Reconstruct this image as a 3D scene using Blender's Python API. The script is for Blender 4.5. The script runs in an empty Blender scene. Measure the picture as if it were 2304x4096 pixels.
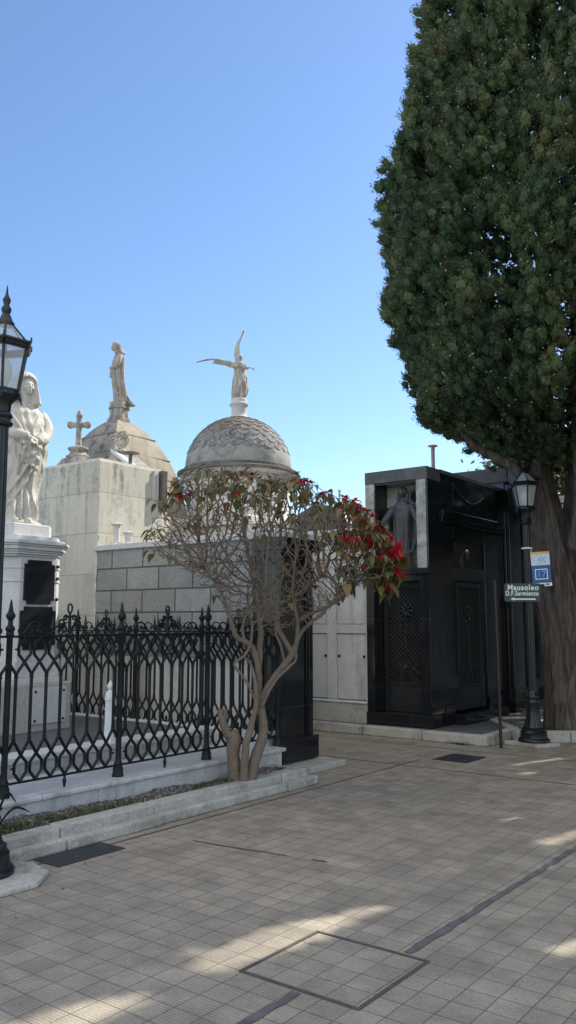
import bpy, math, random
import numpy as np
from mathutils import Vector, noise
random.seed(7); RNG = np.random.default_rng(11)
PI = math.pi; RAD = math.radians
S = bpy.context.scene
COL = S.collection

# ------------------------------------------------------------------ camera and light directions
YAW = RAD(37.0); PITCH = RAD(7.51); EYE = 1.6
RT = Vector((math.cos(YAW), math.sin(YAW), 0)); FW = Vector((-math.sin(YAW), math.cos(YAW), 0)); UP = Vector((0, 0, 1))
SUN_AZ = RAD(17.0); SUN_EL = RAD(40.0)          # azimuth measured from +Y towards +X
SUN = Vector((math.sin(SUN_AZ) * math.cos(SUN_EL), math.cos(SUN_AZ) * math.cos(SUN_EL), math.sin(SUN_EL)))

# ------------------------------------------------------------------ tagging
def tag(o, label=None, cat=None, group=None, kind=None):
    if label: o['label'] = label
    if cat: o['category'] = cat
    if group: o['group'] = group
    if kind: o['kind'] = kind
    return o

def thing(name, loc, label, cat, group=None):
    o = bpy.data.objects.new(name, None); COL.objects.link(o)
    o.empty_display_size = .2; o.location = loc
    ORG[o.name] = Vector(loc)
    return tag(o, label, cat, group)
ORG = {}

def copy_tree(o, parent=None):
    c = o.copy(); COL.objects.link(c); c.parent = parent
    for ch in list(o.children): copy_tree(ch, c)
    return c

# ------------------------------------------------------------------ mesh builder
class MB:
    def __init__(s): s.v = []; s.f = []
    def add(s, vs, fs):
        n = len(s.v); s.v += [tuple(p) for p in vs]; s.f += [tuple(i + n for i in f) for f in fs]; return s
    def box(s, x0, x1, y0, y1, z0, z1):
        x0, x1 = min(x0, x1), max(x0, x1); y0, y1 = min(y0, y1), max(y0, y1); z0, z1 = min(z0, z1), max(z0, z1)
        return s.add([(x0,y0,z0),(x1,y0,z0),(x1,y1,z0),(x0,y1,z0),(x0,y0,z1),(x1,y0,z1),(x1,y1,z1),(x0,y1,z1)],
                     [(3,2,1,0),(4,5,6,7),(0,1,5,4),(1,2,6,5),(2,3,7,6),(3,0,4,7)])
    def prism(s, poly, z0, z1):
        n = len(poly); a = sum(poly[i][0]*poly[(i+1)%n][1]-poly[(i+1)%n][0]*poly[i][1] for i in range(n))
        if a < 0: poly = poly[::-1]
        return s.add([(x,y,z0) for x,y in poly]+[(x,y,z1) for x,y in poly],
                     [tuple(range(n))[::-1], tuple(range(n,2*n))]+[(i,(i+1)%n,(i+1)%n+n,i+n) for i in range(n)])
    def extrude(s, pts, d):                                   # planar polygon swept along d
        n = len(pts); d = Vector(d); pts = [Vector(p) for p in pts]
        nrm = Vector((0,0,0))
        for i in range(n): nrm += pts[i].cross(pts[(i+1)%n])
        if nrm.dot(d) > 0: pts = pts[::-1]
        return s.add(pts+[p+d for p in pts], [tuple(range(n)), tuple(range(n,2*n))[::-1]]+[((i+1)%n,i,i+n,(i+1)%n+n) for i in range(n)])
    def lathe(s, prof, c=(0,0,0), seg=24, rot=0, fl=0, nf=16):
        n = len(prof); vs = []; fs = []
        for r, z in prof:
            for k in range(seg):
                a = rot+2*PI*k/seg; rr = r*(1-fl*(.5-.5*math.cos(nf*a))) if fl else r
                vs.append((c[0]+rr*math.cos(a), c[1]+rr*math.sin(a), c[2]+z))
        for i in range(n-1):
            for k in range(seg):
                k2 = (k+1) % seg; fs.append((i*seg+k, i*seg+k2, (i+1)*seg+k2, (i+1)*seg+k))
        fs.append(tuple(range(seg))[::-1]); fs.append(tuple(range((n-1)*seg, n*seg)))
        return s.add(vs, fs)
    def tube(s, pts, rad, seg=6, closed=False):
        pts = [Vector(p) for p in pts]; n = len(pts)
        if not hasattr(rad, '__len__'): rad = [rad]*n
        vs = []; fs = []; prev = None
        for i, p in enumerate(pts):
            if closed: t = pts[(i+1)%n]-pts[i-1]
            else: t = pts[min(i+1,n-1)]-pts[max(i-1,0)]
            t = t.normalized() if t.length > 1e-9 else Vector((0,0,1))
            if prev is None:
                prev = t.cross(Vector((0,0,1)) if abs(t.z) < .9 else Vector((1,0,0))).normalized()
            u = prev - t*prev.dot(t)
            u = u.normalized() if u.length > 1e-6 else t.orthogonal().normalized()
            prev = u; w = t.cross(u)
            for k in range(seg):
                a = 2*PI*k/seg; vs.append(p+(u*math.cos(a)+w*math.sin(a))*rad[i])
        m = n if closed else n-1
        for i in range(m):
            j = (i+1) % n
            for k in range(seg):
                k2 = (k+1) % seg; fs.append((i*seg+k, i*seg+k2, j*seg+k2, j*seg+k))
        if not closed: fs.append(tuple(range(seg))[::-1]); fs.append(tuple(range((n-1)*seg, n*seg)))
        return s.add(vs, fs)
    def ball(s, c, r, seg=12, rings=8, R=None):
        rx, ry, rz = r if hasattr(r, '__len__') else (r, r, r); c = Vector(c); vs = []; fs = []
        for i in range(rings+1):
            ph = PI*i/rings
            rr = max(math.sin(ph), .02)
            for k in range(seg):
                a = 2*PI*k/seg; p = Vector((rx*rr*math.cos(a), ry*rr*math.sin(a), -rz*math.cos(ph)))
                if R is not None: p = R @ p
                vs.append(c+p)
        for i in range(rings):
            for k in range(seg):
                k2 = (k+1) % seg; fs.append((i*seg+k, i*seg+k2, (i+1)*seg+k2, (i+1)*seg+k))
        fs.append(tuple(range(seg))[::-1]); fs.append(tuple(range(rings*seg, rings*seg+seg)))
        return s.add(vs, fs)
    def xf(s, fn): s.v = [tuple(fn(Vector(p))) for p in s.v]; return s
    def join(s, o): return s.add(o.v, o.f)
    def build(s, name, m, parent=None, smooth=None, bevel=0, org=None):
        if parent is not None:
            o0 = ORG.get(parent.name, Vector((0,0,0)))
        else: o0 = Vector(org) if org else Vector((0,0,0))
        me = bpy.data.meshes.new(name)
        me.from_pydata([(p[0]-o0.x, p[1]-o0.y, p[2]-o0.z) for p in s.v], [], s.f)
        me.materials.append(m)
        o = bpy.data.objects.new(name, me); COL.objects.link(o)
        if parent is not None: o.parent = parent
        else: o.location = o0
        ORG[o.name] = o0
        if smooth is not None:
            me.polygons.foreach_set('use_smooth', [True]*len(me.polygons))
            if smooth < 180: me.set_sharp_from_angle(angle=RAD(smooth))
        if bevel:
            b = o.modifiers.new('bevel', 'BEVEL'); b.width = bevel; b.segments = 2; b.limit_method = 'ANGLE'; b.angle_limit = RAD(40)
        return o

def np_mesh(name, V, faces_n, m, parent=None, tone=None, smooth=False):
    """V: (N*k,3) array, k verts per face."""
    o0 = ORG.get(parent.name, Vector((0,0,0))) if parent is not None else Vector((0,0,0))
    k = faces_n; n = len(V)//k
    me = bpy.data.meshes.new(name)
    me.vertices.add(len(V)); me.vertices.foreach_set('co', (V-np.array(o0)).astype(np.float32).ravel())
    me.loops.add(len(V)); me.loops.foreach_set('vertex_index', np.arange(len(V), dtype=np.int32))
    me.polygons.add(n); me.polygons.foreach_set('loop_start', np.arange(0, n*k, k, dtype=np.int32))
    try: me.polygons.foreach_set('loop_total', np.full(n, k, dtype=np.int32))
    except Exception: pass
    if tone is not None:
        a = me.attributes.new('tone', 'FLOAT', 'FACE'); a.data.foreach_set('value', tone.astype(np.float32))
    me.update(calc_edges=True); me.materials.append(m)
    o = bpy.data.objects.new(name, me); COL.objects.link(o)
    if parent is not None: o.parent = parent
    ORG[o.name] = o0
    return o

# ------------------------------------------------------------------ materials
class NT:
    def __init__(s, name):
        s.m = bpy.data.materials.new(name); s.m.use_nodes = True
        s.t = s.m.node_tree; s.n = s.t.nodes; s.n.clear()
        s.out = s.n.new('ShaderNodeOutputMaterial')
        s.b = s.n.new('ShaderNodeBsdfPrincipled'); s.l(s.b.outputs[0], s.out.inputs[0])
    def l(s, a, b): s.t.links.new(a, b)
    def pos(s): return s.n.new('ShaderNodeNewGeometry').outputs['Position']
    def mapv(s, v, loc=(0,0,0), sc=(1,1,1), rot=(0,0,0)):
        n = s.n.new('ShaderNodeMapping'); s.l(v, n.inputs[0]); n.inputs[1].default_value = loc; n.inputs[2].default_value = rot; n.inputs[3].default_value = sc
        return n.outputs[0]
    def noise(s, v, scale, detail=4, rough=.55, dist=0):
        n = s.n.new('ShaderNodeTexNoise'); s.l(v, n.inputs['Vector']); n.inputs['Scale'].default_value = scale
        n.inputs['Detail'].default_value = detail; n.inputs['Roughness'].default_value = rough; n.inputs['Distortion'].default_value = dist
        return n.outputs[0]
    def ramp(s, f, stops):
        n = s.n.new('ShaderNodeValToRGB'); s.l(f, n.inputs[0]); e = n.color_ramp.elements
        while len(e) < len(stops): e.new(.5)
        for i, (p, c) in enumerate(stops):
            e[i].position = p; e[i].color = (c[0], c[1], c[2], 1) if hasattr(c, '__len__') else (c, c, c, 1)
        return n.outputs[0]
    def mix(s, f, a, b, mode='MIX'):
        n = s.n.new('ShaderNodeMix'); n.data_type = 'RGBA'; n.blend_type = mode
        for x, i in ((f, 0), (a, 6), (b, 7)):
            if hasattr(x, 'is_linked') or hasattr(x, 'links'): s.l(x, n.inputs[i])
            elif i == 0: n.inputs[0].default_value = x
            else: n.inputs[i].default_value = (x[0], x[1], x[2], 1)
        return n.outputs[2]
    def math(s, op, a, b=0.0):
        n = s.n.new('ShaderNodeMath'); n.operation = op
        for i, x in enumerate((a, b)):
            if hasattr(x, 'links'): s.l(x, n.inputs[i])
            else: n.inputs[i].default_value = x
        return n.outputs[0]
    def sep(s, v):
        n = s.n.new('ShaderNodeSeparateXYZ'); s.l(v, n.inputs[0]); return n.outputs
    def comb(s, x, y, z):
        n = s.n.new('ShaderNodeCombineXYZ')
        for i, q in enumerate((x, y, z)):
            if hasattr(q, 'links'): s.l(q, n.inputs[i])
            else: n.inputs[i].default_value = q
        return n.outputs[0]
    def bump(s, h, strength=.3, dist=.01, prev=None):
        n = s.n.new('ShaderNodeBump'); n.inputs['Strength'].default_value = strength; n.inputs['Distance'].default_value = dist
        s.l(h, n.inputs['Height'])
        if prev is not None: s.l(prev, n.inputs['Normal'])
        s.l(n.outputs[0], s.b.inputs['Normal']); return n.outputs[0]
    def color(s, c):
        if hasattr(c, 'links'): s.l(c, s.b.inputs['Base Color'])
        else: s.b.inputs['Base Color'].default_value = (c[0], c[1], c[2], 1)
    def set(s, rough=.6, metal=0, spec=.5):
        if hasattr(rough, 'links'): s.l(rough, s.b.inputs['Roughness'])
        else: s.b.inputs['Roughness'].default_value = rough
        s.b.inputs['Metallic'].default_value = metal; s.b.inputs['Specular IOR Level'].default_value = spec

def stone(name, a, b, rough=.75, scale=3, stain=None, stain_amt=.5, streak=False, stain_scale=1.6, bump=.25, speck=.0, brick=None, spec=.4, grain=60, top=None, folds=0):
    t = NT(name); p = t.pos()
    c = t.mix(t.ramp(t.noise(p, scale, 6, .6), [(.3, 0), (.7, 1)]), a, b)
    fine = t.noise(p, grain, 3, .6)
    c = t.mix(.25+speck, c, t.ramp(fine, [(.3, .25), (.7, .95)]), 'OVERLAY')
    if stain:
        pp = t.mapv(p, sc=(3.2, 3.2, .42)) if streak else p
        k = t.noise(pp, stain_scale, 7, .62, .3)
        k2 = t.noise(p, stain_scale*6, 5, .65)
        k = t.math('ADD', t.math('MULTIPLY', k, .7), t.math('MULTIPLY', k2, .3))
        kf = t.math('MULTIPLY', t.ramp(k, [(.49, 0), (.64, 1)]), stain_amt)
        if top:                                           # rain streaks running down from the wall head
            mrn = t.n.new('ShaderNodeMapRange'); t.l(t.math('ADD', t.sep(p)[2], t.math('MULTIPLY', t.noise(t.mapv(p, sc=(5, 5, .5)), 1.5, 5), .9)), mrn.inputs[0]); mrn.inputs[1].default_value = top[0]+.45; mrn.inputs[2].default_value = top[1]+.45; mrn.inputs[3].default_value = top[2]; mrn.inputs[4].default_value = 1
            kf = t.math('MULTIPLY', kf, mrn.outputs[0])
        c = t.mix(kf, c, stain)
    h = t.math('ADD', t.math('MULTIPLY', fine, .3), t.math('MULTIPLY', t.noise(p, scale*4, 5), .7))
    nb = t.bump(h, bump, .012)
    if folds:                                             # fine carved drapery lines
        fz = t.noise(t.mapv(p, sc=(15, 15, 2.2)), 1.6, 3, .5, 1.2); fr = t.math('ABSOLUTE', t.math('SUBTRACT', fz, .5)); nb = t.bump(t.ramp(fr, [(0, 0), (.12, 1)]), .55, folds, nb)
    if brick:
        w, hh, mo, mc, off, axis = brick
        q = t.sep(p)
        v = t.comb(q[0], q[2], 0.0) if axis == 'xz' else t.comb(q[0], q[1], 0.0) if axis == 'xy' else t.comb(t.math('ADD', q[0], q[1]), q[2], 0.0)
        br = t.n.new('ShaderNodeTexBrick'); t.l(v, br.inputs['Vector']); br.offset = off
        br.inputs['Scale'].default_value = 1; br.inputs['Brick Width'].default_value = w; br.inputs['Row Height'].default_value = hh
        br.inputs['Mortar Size'].default_value = mo; br.inputs['Mortar Smooth'].default_value = .1; br.inputs['Bias'].default_value = 0
        br.inputs['Color1'].default_value = (.80, .80, .79, 1); br.inputs['Color2'].default_value = (1, 1, 1, 1); br.inputs['Mortar'].default_value = (*mc, 1)
        c = t.mix(1.0, c, br.outputs[0], 'MULTIPLY')
        t.bump(t.math('SUBTRACT', 1.0, br.outputs['Fac']), .6, .012, nb)
    t.color(c); t.set(rough, 0, spec); return t.m

def plain(name, c, rough=.5, metal=0, var=.12, scale=14, bump=.08, spec=.5):
    t = NT(name); p = t.pos(); k = t.noise(p, scale, 5, .6)
    t.color(t.mix(t.ramp(k, [(.3, 0), (.7, 1)]), [x*(1-var) for x in c], [min(1, x*(1+var)) for x in c]))
    if bump: t.bump(k, bump, .006)
    t.set(t.math('ADD', t.math('MULTIPLY', k, .25), rough-.12), metal, spec); return t.m

def leafmat(name, stops, trans=.25, rough=.55):
    t = NT(name)
    a = t.n.new('ShaderNodeAttribute'); a.attribute_name = 'tone'
    c = t.ramp(a.outputs['Fac'], stops); t.color(c); t.set(rough, 0, .3)
    if trans:
        tr = t.n.new('ShaderNodeBsdfTranslucent'); t.l(c, tr.inputs[0])
        mx = t.n.new('ShaderNodeMixShader'); mx.inputs[0].default_value = trans
        t.l(t.b.outputs[0], mx.inputs[1]); t.l(tr.outputs[0], mx.inputs[2]); t.l(mx.outputs[0], t.out.inputs[0])
    return t.m

M = {}
def make_materials():
    # paving: ribbed 15 cm cement tiles
    t = NT('paving'); p = t.pos(); q = t.mapv(p, loc=(2.63, -3.15, 0))
    wob = t.noise(p, 9, 2); qs = t.sep(q)
    def brick(mort, c1, c2, cm):
        br = t.n.new('ShaderNodeTexBrick'); br.offset = 0
        v = t.comb(t.math('ADD', qs[0], t.math('MULTIPLY', t.math('SUBTRACT', wob, .5), .008)), t.math('ADD', qs[1], t.math('MULTIPLY', t.math('SUBTRACT', wob, .5), .008)), 0.0)
        t.l(v, br.inputs['Vector'])
        for k, x in (('Scale', 1), ('Brick Width', .15), ('Row Height', .15), ('Mortar Size', mort), ('Mortar Smooth', .3), ('Bias', 0)): br.inputs[k].default_value = x
        br.inputs['Color1'].default_value = (*c1, 1); br.inputs['Color2'].default_value = (*c2, 1); br.inputs['Mortar'].default_value = (*cm, 1)
        return br
    br = brick(.0033, (.285, .248, .194), (.345, .302, .236), (.14, .122, .098))
    big = t.noise(p, .55, 5, .6); mid = t.noise(p, 4, 6, .65); fine = t.noise(p, 90, 3, .6)
    c = t.mix(t.ramp(big, [(.35, 0), (.65, .6)]), br.outputs[0], (.255, .228, .185), 'MIX')
    c = t.mix(t.math('SUBTRACT', 1.0, br.outputs['Fac']), br.outputs[0], c) if False else c
    c = t.mix(.75, br.outputs[0], c)
    c = t.mix(t.math('MULTIPLY', br.outputs['Fac'], .56), c, (.115, .10, .085))
    c = t.mix(.38, c, t.ramp(mid, [(.28, .22), (.72, .92)]), 'OVERLAY')
    c = t.mix(.3, c, t.ramp(fine, [(.3, .2), (.7, .95)]), 'OVERLAY')
    wn = t.n.new('ShaderNodeTexWhiteNoise'); wn.noise_dimensions = '2D'; t.l(t.comb(t.math('FLOOR', t.math('DIVIDE', qs[0], .15)), t.math('FLOOR', t.math('DIVIDE', qs[1], .15)), 0.0), wn.inputs['Vector'])
    c = t.mix(t.ramp(wn.outputs['Value'], [(.0, .38), (.04, .3), (.045, 0), (1, 0)]), c, (.19, .17, .145)); c = t.mix(t.ramp(wn.outputs['Value'], [(.0, 0), (.95, 0), (.955, .35), (1, .4)]), c, (.42, .37, .30))
    chip = t.ramp(t.noise(p, 26, 4, .7), [(.66, 0), (.70, 1)]); c = t.mix(t.math('MULTIPLY', chip, .35), c, (.12, .11, .095))
    rib = t.math('SINE', t.math('MULTIPLY', qs[1], 2*PI/.01875))
    ribk = t.math('MULTIPLY', t.ramp(t.noise(p, 2.2, 4, .6), [(.42, 0), (.62, 1)]), t.ramp(rib, [(.0, 1), (.55, 0)]))
    c = t.mix(t.math('MULTIPLY', ribk, .40), c, (.14, .125, .11))
    stainp = t.ramp(t.noise(p, 1.3, 6, .7, .5), [(.58, 0), (.75, 1)])
    c = t.mix(t.math('MULTIPLY', stainp, .35), c, (.16, .145, .13))
    nb = t.bump(rib, .25, .003); nb = t.bump(t.math('SUBTRACT', 1.0, br.outputs['Fac']), .5, .006, nb); t.bump(fine, .25, .003, nb)
    t.color(c); t.set(t.math('ADD', t.math('MULTIPLY', mid, .3), .5), 0, .35); M['pave'] = t.m
    M['ground'] = stone('ground_earth', (.25, .23, .2), (.3, .27, .24), .9)
    M['walk'] = stone('sidewalk_cement', (.085, .09, .095), (.125, .13, .135), .7, 2.5, (.12, .12, .12), .5, brick=(.4, .4, .004, (.5, .5, .5), 0, 'xy'))
    M['kerb'] = stone('kerb_cement', (.36, .345, .31), (.47, .45, .41), .85, 5, (.17, .165, .14), .75, stain_scale=2.4, bump=.5, speck=.1)
    M['marble'] = stone('white_marble', (.50, .515, .51), (.60, .61, .605), .45, 2.2, (.36, .37, .37), .55, True, 1.2, .08)
    M['marble_old'] = stone('weathered_marble', (.46, .46, .45), (.58, .58, .57), .6, 4, (.27, .27, .25), .7, True, 1.8, .3)
    M['marble_grey'] = stone('grey_marble_slab', (.36, .38, .40), (.46, .48, .50), .4, 2, (.24, .25, .27), .5, False, 1.5, .06)
    M['floor_dark'] = stone('dark_floor', (.075, .08, .09), (.10, .105, .115), .6, 3)
    M['granite_pink'] = stone('pale_granite', (.36, .33, .32), (.46, .43, .415), .5, 20, bump=.1, speck=.25, grain=110)
    M['statue'] = stone('statue_marble', (.46, .44, .385), (.54, .52, .465), .6, 2.5, (.36, .30, .21), .55, True, 1.1, .05, folds=.006)
    M['statue_old'] = stone('weathered_statue', (.30, .275, .25), (.44, .41, .375), .85, 9, (.12, .11, .10), .8, True, 2.4, .2, folds=.012)
    M['angel'] = stone('weathered_angel', (.38, .35, .31), (.55, .52, .46), .8, 9, (.17, .15, .135), .8, True, 2.4, .2, folds=.012)
    M['cream'] = stone('cream_render', (.55, .53, .45), (.64, .615, .53), .85, 1.5, (.20, .19, .16), .95, True, 1.9, .35, brick=(.82, .56, .005, (.66, .64, .6), .5, 'diag'), top=(2.7, 3.7, .28))
    M['cream_plain'] = stone('cream_render_plain', (.60, .575, .50), (.68, .65, .575), .85, 2, (.36, .34, .29), .6, True, 1.4, .3)
    M['ashlar'] = stone('grey_ashlar', (.27, .275, .26), (.345, .35, .33), .85, 2.5, (.22, .22, .205), .5, False, 2.0, .5, .12, brick=(.585, .287, .011, (.30, .30, .30), .5, 'xz'), grain=45)
    M['roof_pale'] = stone('pale_roof', (.45, .46, .47), (.58, .58, .58), .8, 3, (.25, .25, .25), .5)
    M['dome_tan'] = stone('tan_dome_cement', (.25, .22, .17), (.35, .31, .24), .85, 3, (.20, .175, .135), .8, True, 2.2, .35)
    M['dome_shade_side'] = stone('stained_shaded_dome_cement', (.20, .19, .17), (.30, .285, .25), .9, 4, (.055, .055, .052), .95, True, 2.0, .45)  # black stains, plus a darker base painted for the sides turned from the sun
    M['dome_grey'] = stone('grey_scaled_dome', (.25, .255, .255), (.37, .37, .36), .85, 4, (.13, .13, .125), .9, False, 2.2, .4)
    M['dome_scale'] = stone('brown_dome_scales', (.27, .23, .18), (.40, .35, .28), .85, 5, (.14, .125, .105), .85, False, 2.4, .4)
    t = NT('dome_scale_tiles'); p = t.pos(); k = t.noise(p, 3.2, 6, .65); k2 = t.noise(p, 9, 5, .65); zz = t.sep(p)[2]
    mrn = t.n.new('ShaderNodeMapRange'); t.l(t.math('ADD', zz, t.math('MULTIPLY', t.math('SUBTRACT', k, .5), 1.3)), mrn.inputs[0]); mrn.inputs[1].default_value = 5.05; mrn.inputs[2].default_value = 5.28
    c = t.mix(mrn.outputs[0], (.27, .275, .275), (.205, .175, .135)); c = t.mix(t.ramp(k2, [(.42, .0), (.62, .8)]), c, (.085, .085, .08)); c = t.mix(t.ramp(k, [(.52, 0), (.66, .7)]), c, (.38, .385, .375)); t.color(c); t.bump(k2, .4, .01); t.set(.85, 0, .3); M['dome_scale_tiles'] = t.m
    M['rim_dark'] = stone('stained_rim', (.12, .115, .105), (.22, .21, .19), .9, 6, (.05, .05, .048), .8, False, 3, .3)
    M['cornice'] = stone('stained_cornice', (.42, .40, .36), (.54, .52, .48), .85, 4, (.10, .095, .085), .9, False, 2.5, .3)
    M['white_wall'] = stone('white_wall', (.62, .61, .58), (.70, .69, .66), .85, 1.6, (.42, .40, .36), .6, True, 1.2, .2)
    t = NT('black_granite'); p = t.pos(); q = t.sep(p); sp = t.noise(p, 170, 3, .6); du = t.noise(p, 2.6, 6, .65)
    c = t.mix(t.ramp(sp, [(.45, 0), (.75, 1)]), (.006, .0075, .010), (.020, .023, .028)); c = t.mix(t.math('MULTIPLY', t.ramp(du, [(.48, 0), (.75, 1)]), .5), c, (.030, .030, .031))
    br = t.n.new('ShaderNodeTexBrick'); br.offset = .5; t.l(t.comb(t.math('ADD', q[0], q[1]), t.math('ADD', q[2], .32), 0.0), br.inputs['Vector'])
    for k, x in (('Scale', 1), ('Brick Width', 1.07), ('Row Height', .98), ('Mortar Size', .0035), ('Mortar Smooth', .2), ('Bias', 0)): br.inputs[k].default_value = x
    c = t.mix(t.math('MULTIPLY', br.outputs['Fac'], .8), c, (.045, .05, .055)); t.color(c); t.bump(du, .02, .01); t.set(t.ramp(du, [(.3, .05), (.7, .17)]), 0, .5); M['granite_black'] = t.m
    M['granite_brown'] = stone('brown_grey_granite', (.075, .072, .068), (.12, .115, .107), .4, 5, (.045, .045, .045), .6, False, 2, .05, .15)
    M['granite_pale'] = stone('pale_panel_granite', (.36, .355, .315), (.47, .46, .41), .4, 3, (.115, .115, .10), .85, False, 1.7, .08, .1)
    M['bronze'] = plain('dark_bronze', (.035, .040, .045), .45, .5, .3, 18, .15)
    M['bronze_green'] = plain('bronze_statue', (.060, .068, .076), .5, .15, .35, 14, .2)
    M['bronze_grille'] = plain('bronze_grille', (.085, .09, .088), .4, .6, .3, 25, .1)
    M['granite_carved'] = plain('carved_black_granite', (.016, .018, .021), .5, 0, .4, 30, .15, .3)
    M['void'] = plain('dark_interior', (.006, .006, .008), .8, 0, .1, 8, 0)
    M['iron'] = plain('black_painted_iron', (.007, .009, .010), .44, 0, .3, 22, .15, .3)
    M['lamp_iron'] = plain('dark_green_iron', (.008, .011, .013), .34, 0, .3, 20, .12)
    M['plaque'] = plain('dark_plaque', (.012, .014, .018), .38, .4, .25, 30, .1)
    M['white_paint'] = plain('white_paint', (.70, .71, .72), .5, 0, .06, 10, .05)
    M['plate'] = plain('steel_plate', (.045, .05, .056), .5, .35, .3, 26, .25)
    M['tar'] = plain('tar_joint', (.085, .082, .08), .75, 0, .25, 18, .4)
    M['patch'] = plain('cement_repair', (.125, .12, .12), .8, 0, .35, 9, .3)
    M['soil'] = stone('garden_soil', (.10, .085, .065), (.17, .15, .12), .95, 9, (.06, .05, .04), .8, False, 5, .9, .3, grain=40)
    M['pebble'] = leafmat('gravel_stones', [(0, (.06, .06, .06)), (.5, (.16, .155, .15)), (1, (.34, .33, .31))], 0, .8)
    M['grass'] = leafmat('grass_blades', [(0, (.035, .07, .015)), (.6, (.07, .13, .025)), (1, (.16, .15, .06))], .25)
    M['dryleaf'] = leafmat('dry_leaves', [(0, (.11, .06, .035)), (.5, (.2, .13, .07)), (1, (.34, .29, .2))], .1)
    M['cypress'] = leafmat('cypress_foliage', [(0, (.024, .046, .024)), (.3, (.052, .092, .044)), (.55, (.092, .132, .058)), (.8, (.140, .162, .072)), (.9, (.15, .145, .068)), (.93, (.12, .095, .045)), (.97, (.10, .055, .028)), (1, (.11, .06, .03))], .08, .65)
    M['cone'] = leafmat('cypress_cones', [(0, (.20, .17, .09)), (1, (.42, .38, .24))], 0, .6)
    M['pleaf'] = leafmat('poinsettia_leaves', [(0, (.055, .085, .025)), (.35, (.11, .13, .038)), (.6, (.20, .175, .065)), (.8, (.25, .16, .07)), (1, (.17, .09, .045))], .25, .45)
    M['bract'] = leafmat('red_bracts', [(0, (.20, .012, .022)), (.5, (.46, .018, .036)), (1, (.72, .03, .055))], .3, .45)
    t = NT('poinsettia_bark'); p = t.pos(); k = t.noise(t.mapv(p, sc=(1, 1, .35)), 30, 5, .6); k2 = t.noise(p, 3, 3)
    c = t.mix(k, (.105, .080, .060), (.27, .215, .165)); c = t.mix(t.ramp(k2, [(.4, 0), (.65, .5)]), c, (.19, .135, .10)); rg = t.noise(t.mapv(p, sc=(6, 6, 60)), 1.4, 4, .6, .8); c = t.mix(t.ramp(rg, [(.56, 0), (.66, .55)]), c, (.09, .07, .055)); t.color(c); nb = t.bump(k, .9, .012); t.bump(rg, .6, .01, nb); t.set(.8); M['pbark'] = t.m
    t = NT('cypress_bark'); p = t.pos(); q = t.mapv(p, sc=(1, 1, .17)); k = t.noise(q, 17, 6, .65, .6); k2 = t.noise(p, 1.2, 4)
    c = t.mix(t.ramp(k, [(.36, 0), (.66, 1)]), (.042, .033, .027), (.195, .160, .136)); c = t.mix(t.ramp(k2, [(.4, 0), (.7, .45)]), c, (.115, .102, .090)); t.color(c); t.bump(k, 1.0, .06); t.set(.9); M['bark'] = t.m
    t = NT('lamp_glass'); t.color((.62, .66, .68)); t.set(.18, 0, .5)
    tr = t.n.new('ShaderNodeBsdfTransparent'); tr.inputs[0].default_value = (.93, .95, .96, 1); mx = t.n.new('ShaderNodeMixShader'); mx.inputs[0].default_value = .45
    t.l(tr.outputs[0], mx.inputs[1]); t.l(t.b.outputs[0], mx.inputs[2]); t.l(mx.outputs[0], t.out.inputs[0]); M['glass'] = t.m
    M['bulb'] = plain('opal_bulb', (.78, .76, .68), .3, 0, .03, 5, 0)
    for k, c in (('sign_green', (.025, .055, .055)), ('sign_blue', (.018, .10, .30)), ('sign_white', (.62, .70, .80)), ('sign_yellow', (.75, .45, .05)), ('sign_sky', (.16, .42, .68)), ('letter', (.82, .86, .88)), ('steel', (.5, .5, .5)), ('ink', (.03, .03, .03))):
        M[k] = plain('paint_'+k, c, .45, 0, .07, 20, .03)
    M['rusty'] = plain('brown_pole_paint', (.022, .014, .015), .4, 0, .3, 20, .15)
    M['pink_pipe'] = plain('pale_pipe', (.42, .36, .38), .6, 0, .15, 14, .1)
make_materials()
def unproj(x, y, D):
    """a point D metres ahead of the eye, given in the photograph's 1449 x 2576 grid"""
    ct, st = math.cos(PITCH), math.sin(PITCH)
    d = (FW*ct+UP*st)*2100 + RT*(x-724.5) - (-FW*st+UP*ct)*(y-1288)
    return Vector((0, 0, EYE)) + d*(D/d.dot(FW))

def smooth_path(pts, n=6):
    P = [Vector(p) for p in pts]; out = []
    for i in range(len(P)-1):
        p0 = P[max(i-1, 0)]; p1 = P[i]; p2 = P[i+1]; p3 = P[min(i+2, len(P)-1)]
        for k in range(n):
            t = k/n
            out.append(.5*((2*p1)+(-p0+p2)*t+(2*p0-5*p1+4*p2-p3)*t*t+(-p0+3*p1-3*p2+p3)*t**3))
    out.append(P[-1]); return out
def smooth_rad(r, n=6):
    out = []
    for i in range(len(r)-1):
        out += [r[i]+(r[i+1]-r[i])*k/n for k in range(n)]
    return out+[r[-1]]

# ================================================================== SETTING
g = MB(); g.add([(-400,-400,-.004),(400,-400,-.004),(400,400,-.004),(-400,400,-.004)], [(0,1,2,3)])
tag(g.build('ground', M['ground']), kind='structure')
g = MB(); g.add([(-34,-14,0),(26,-14,0),(26,44,0),(-34,44,0)], [(0,1,2,3)])
tag(g.build('paved_path', M['pave']), kind='structure')
# raised walk in front of the dark mausoleum, with a cement kerb
g = MB(); g.prism([(-16,10.55),(-4.75,10.55),(-4.75,13),(-4.75,30),(-16,30)], .0, .125)
tag(g.build('sidewalk', M['walk'], bevel=.006), kind='structure')
k = MB()
for i in range(9):
    x1 = -4.62-i*.95; k.box(x1-.94, x1, 10.40, 10.548, 0, .135+.006*math.sin(i*3.1))
for i in range(8): k.box(-4.748, -4.60, 10.55+i*.95, 10.55+i*.95+.94, 0, .135+.006*math.cos(i*2.3))
tag(k.build('sidewalk_kerb', M['kerb'], bevel=.02), kind='structure')
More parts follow.
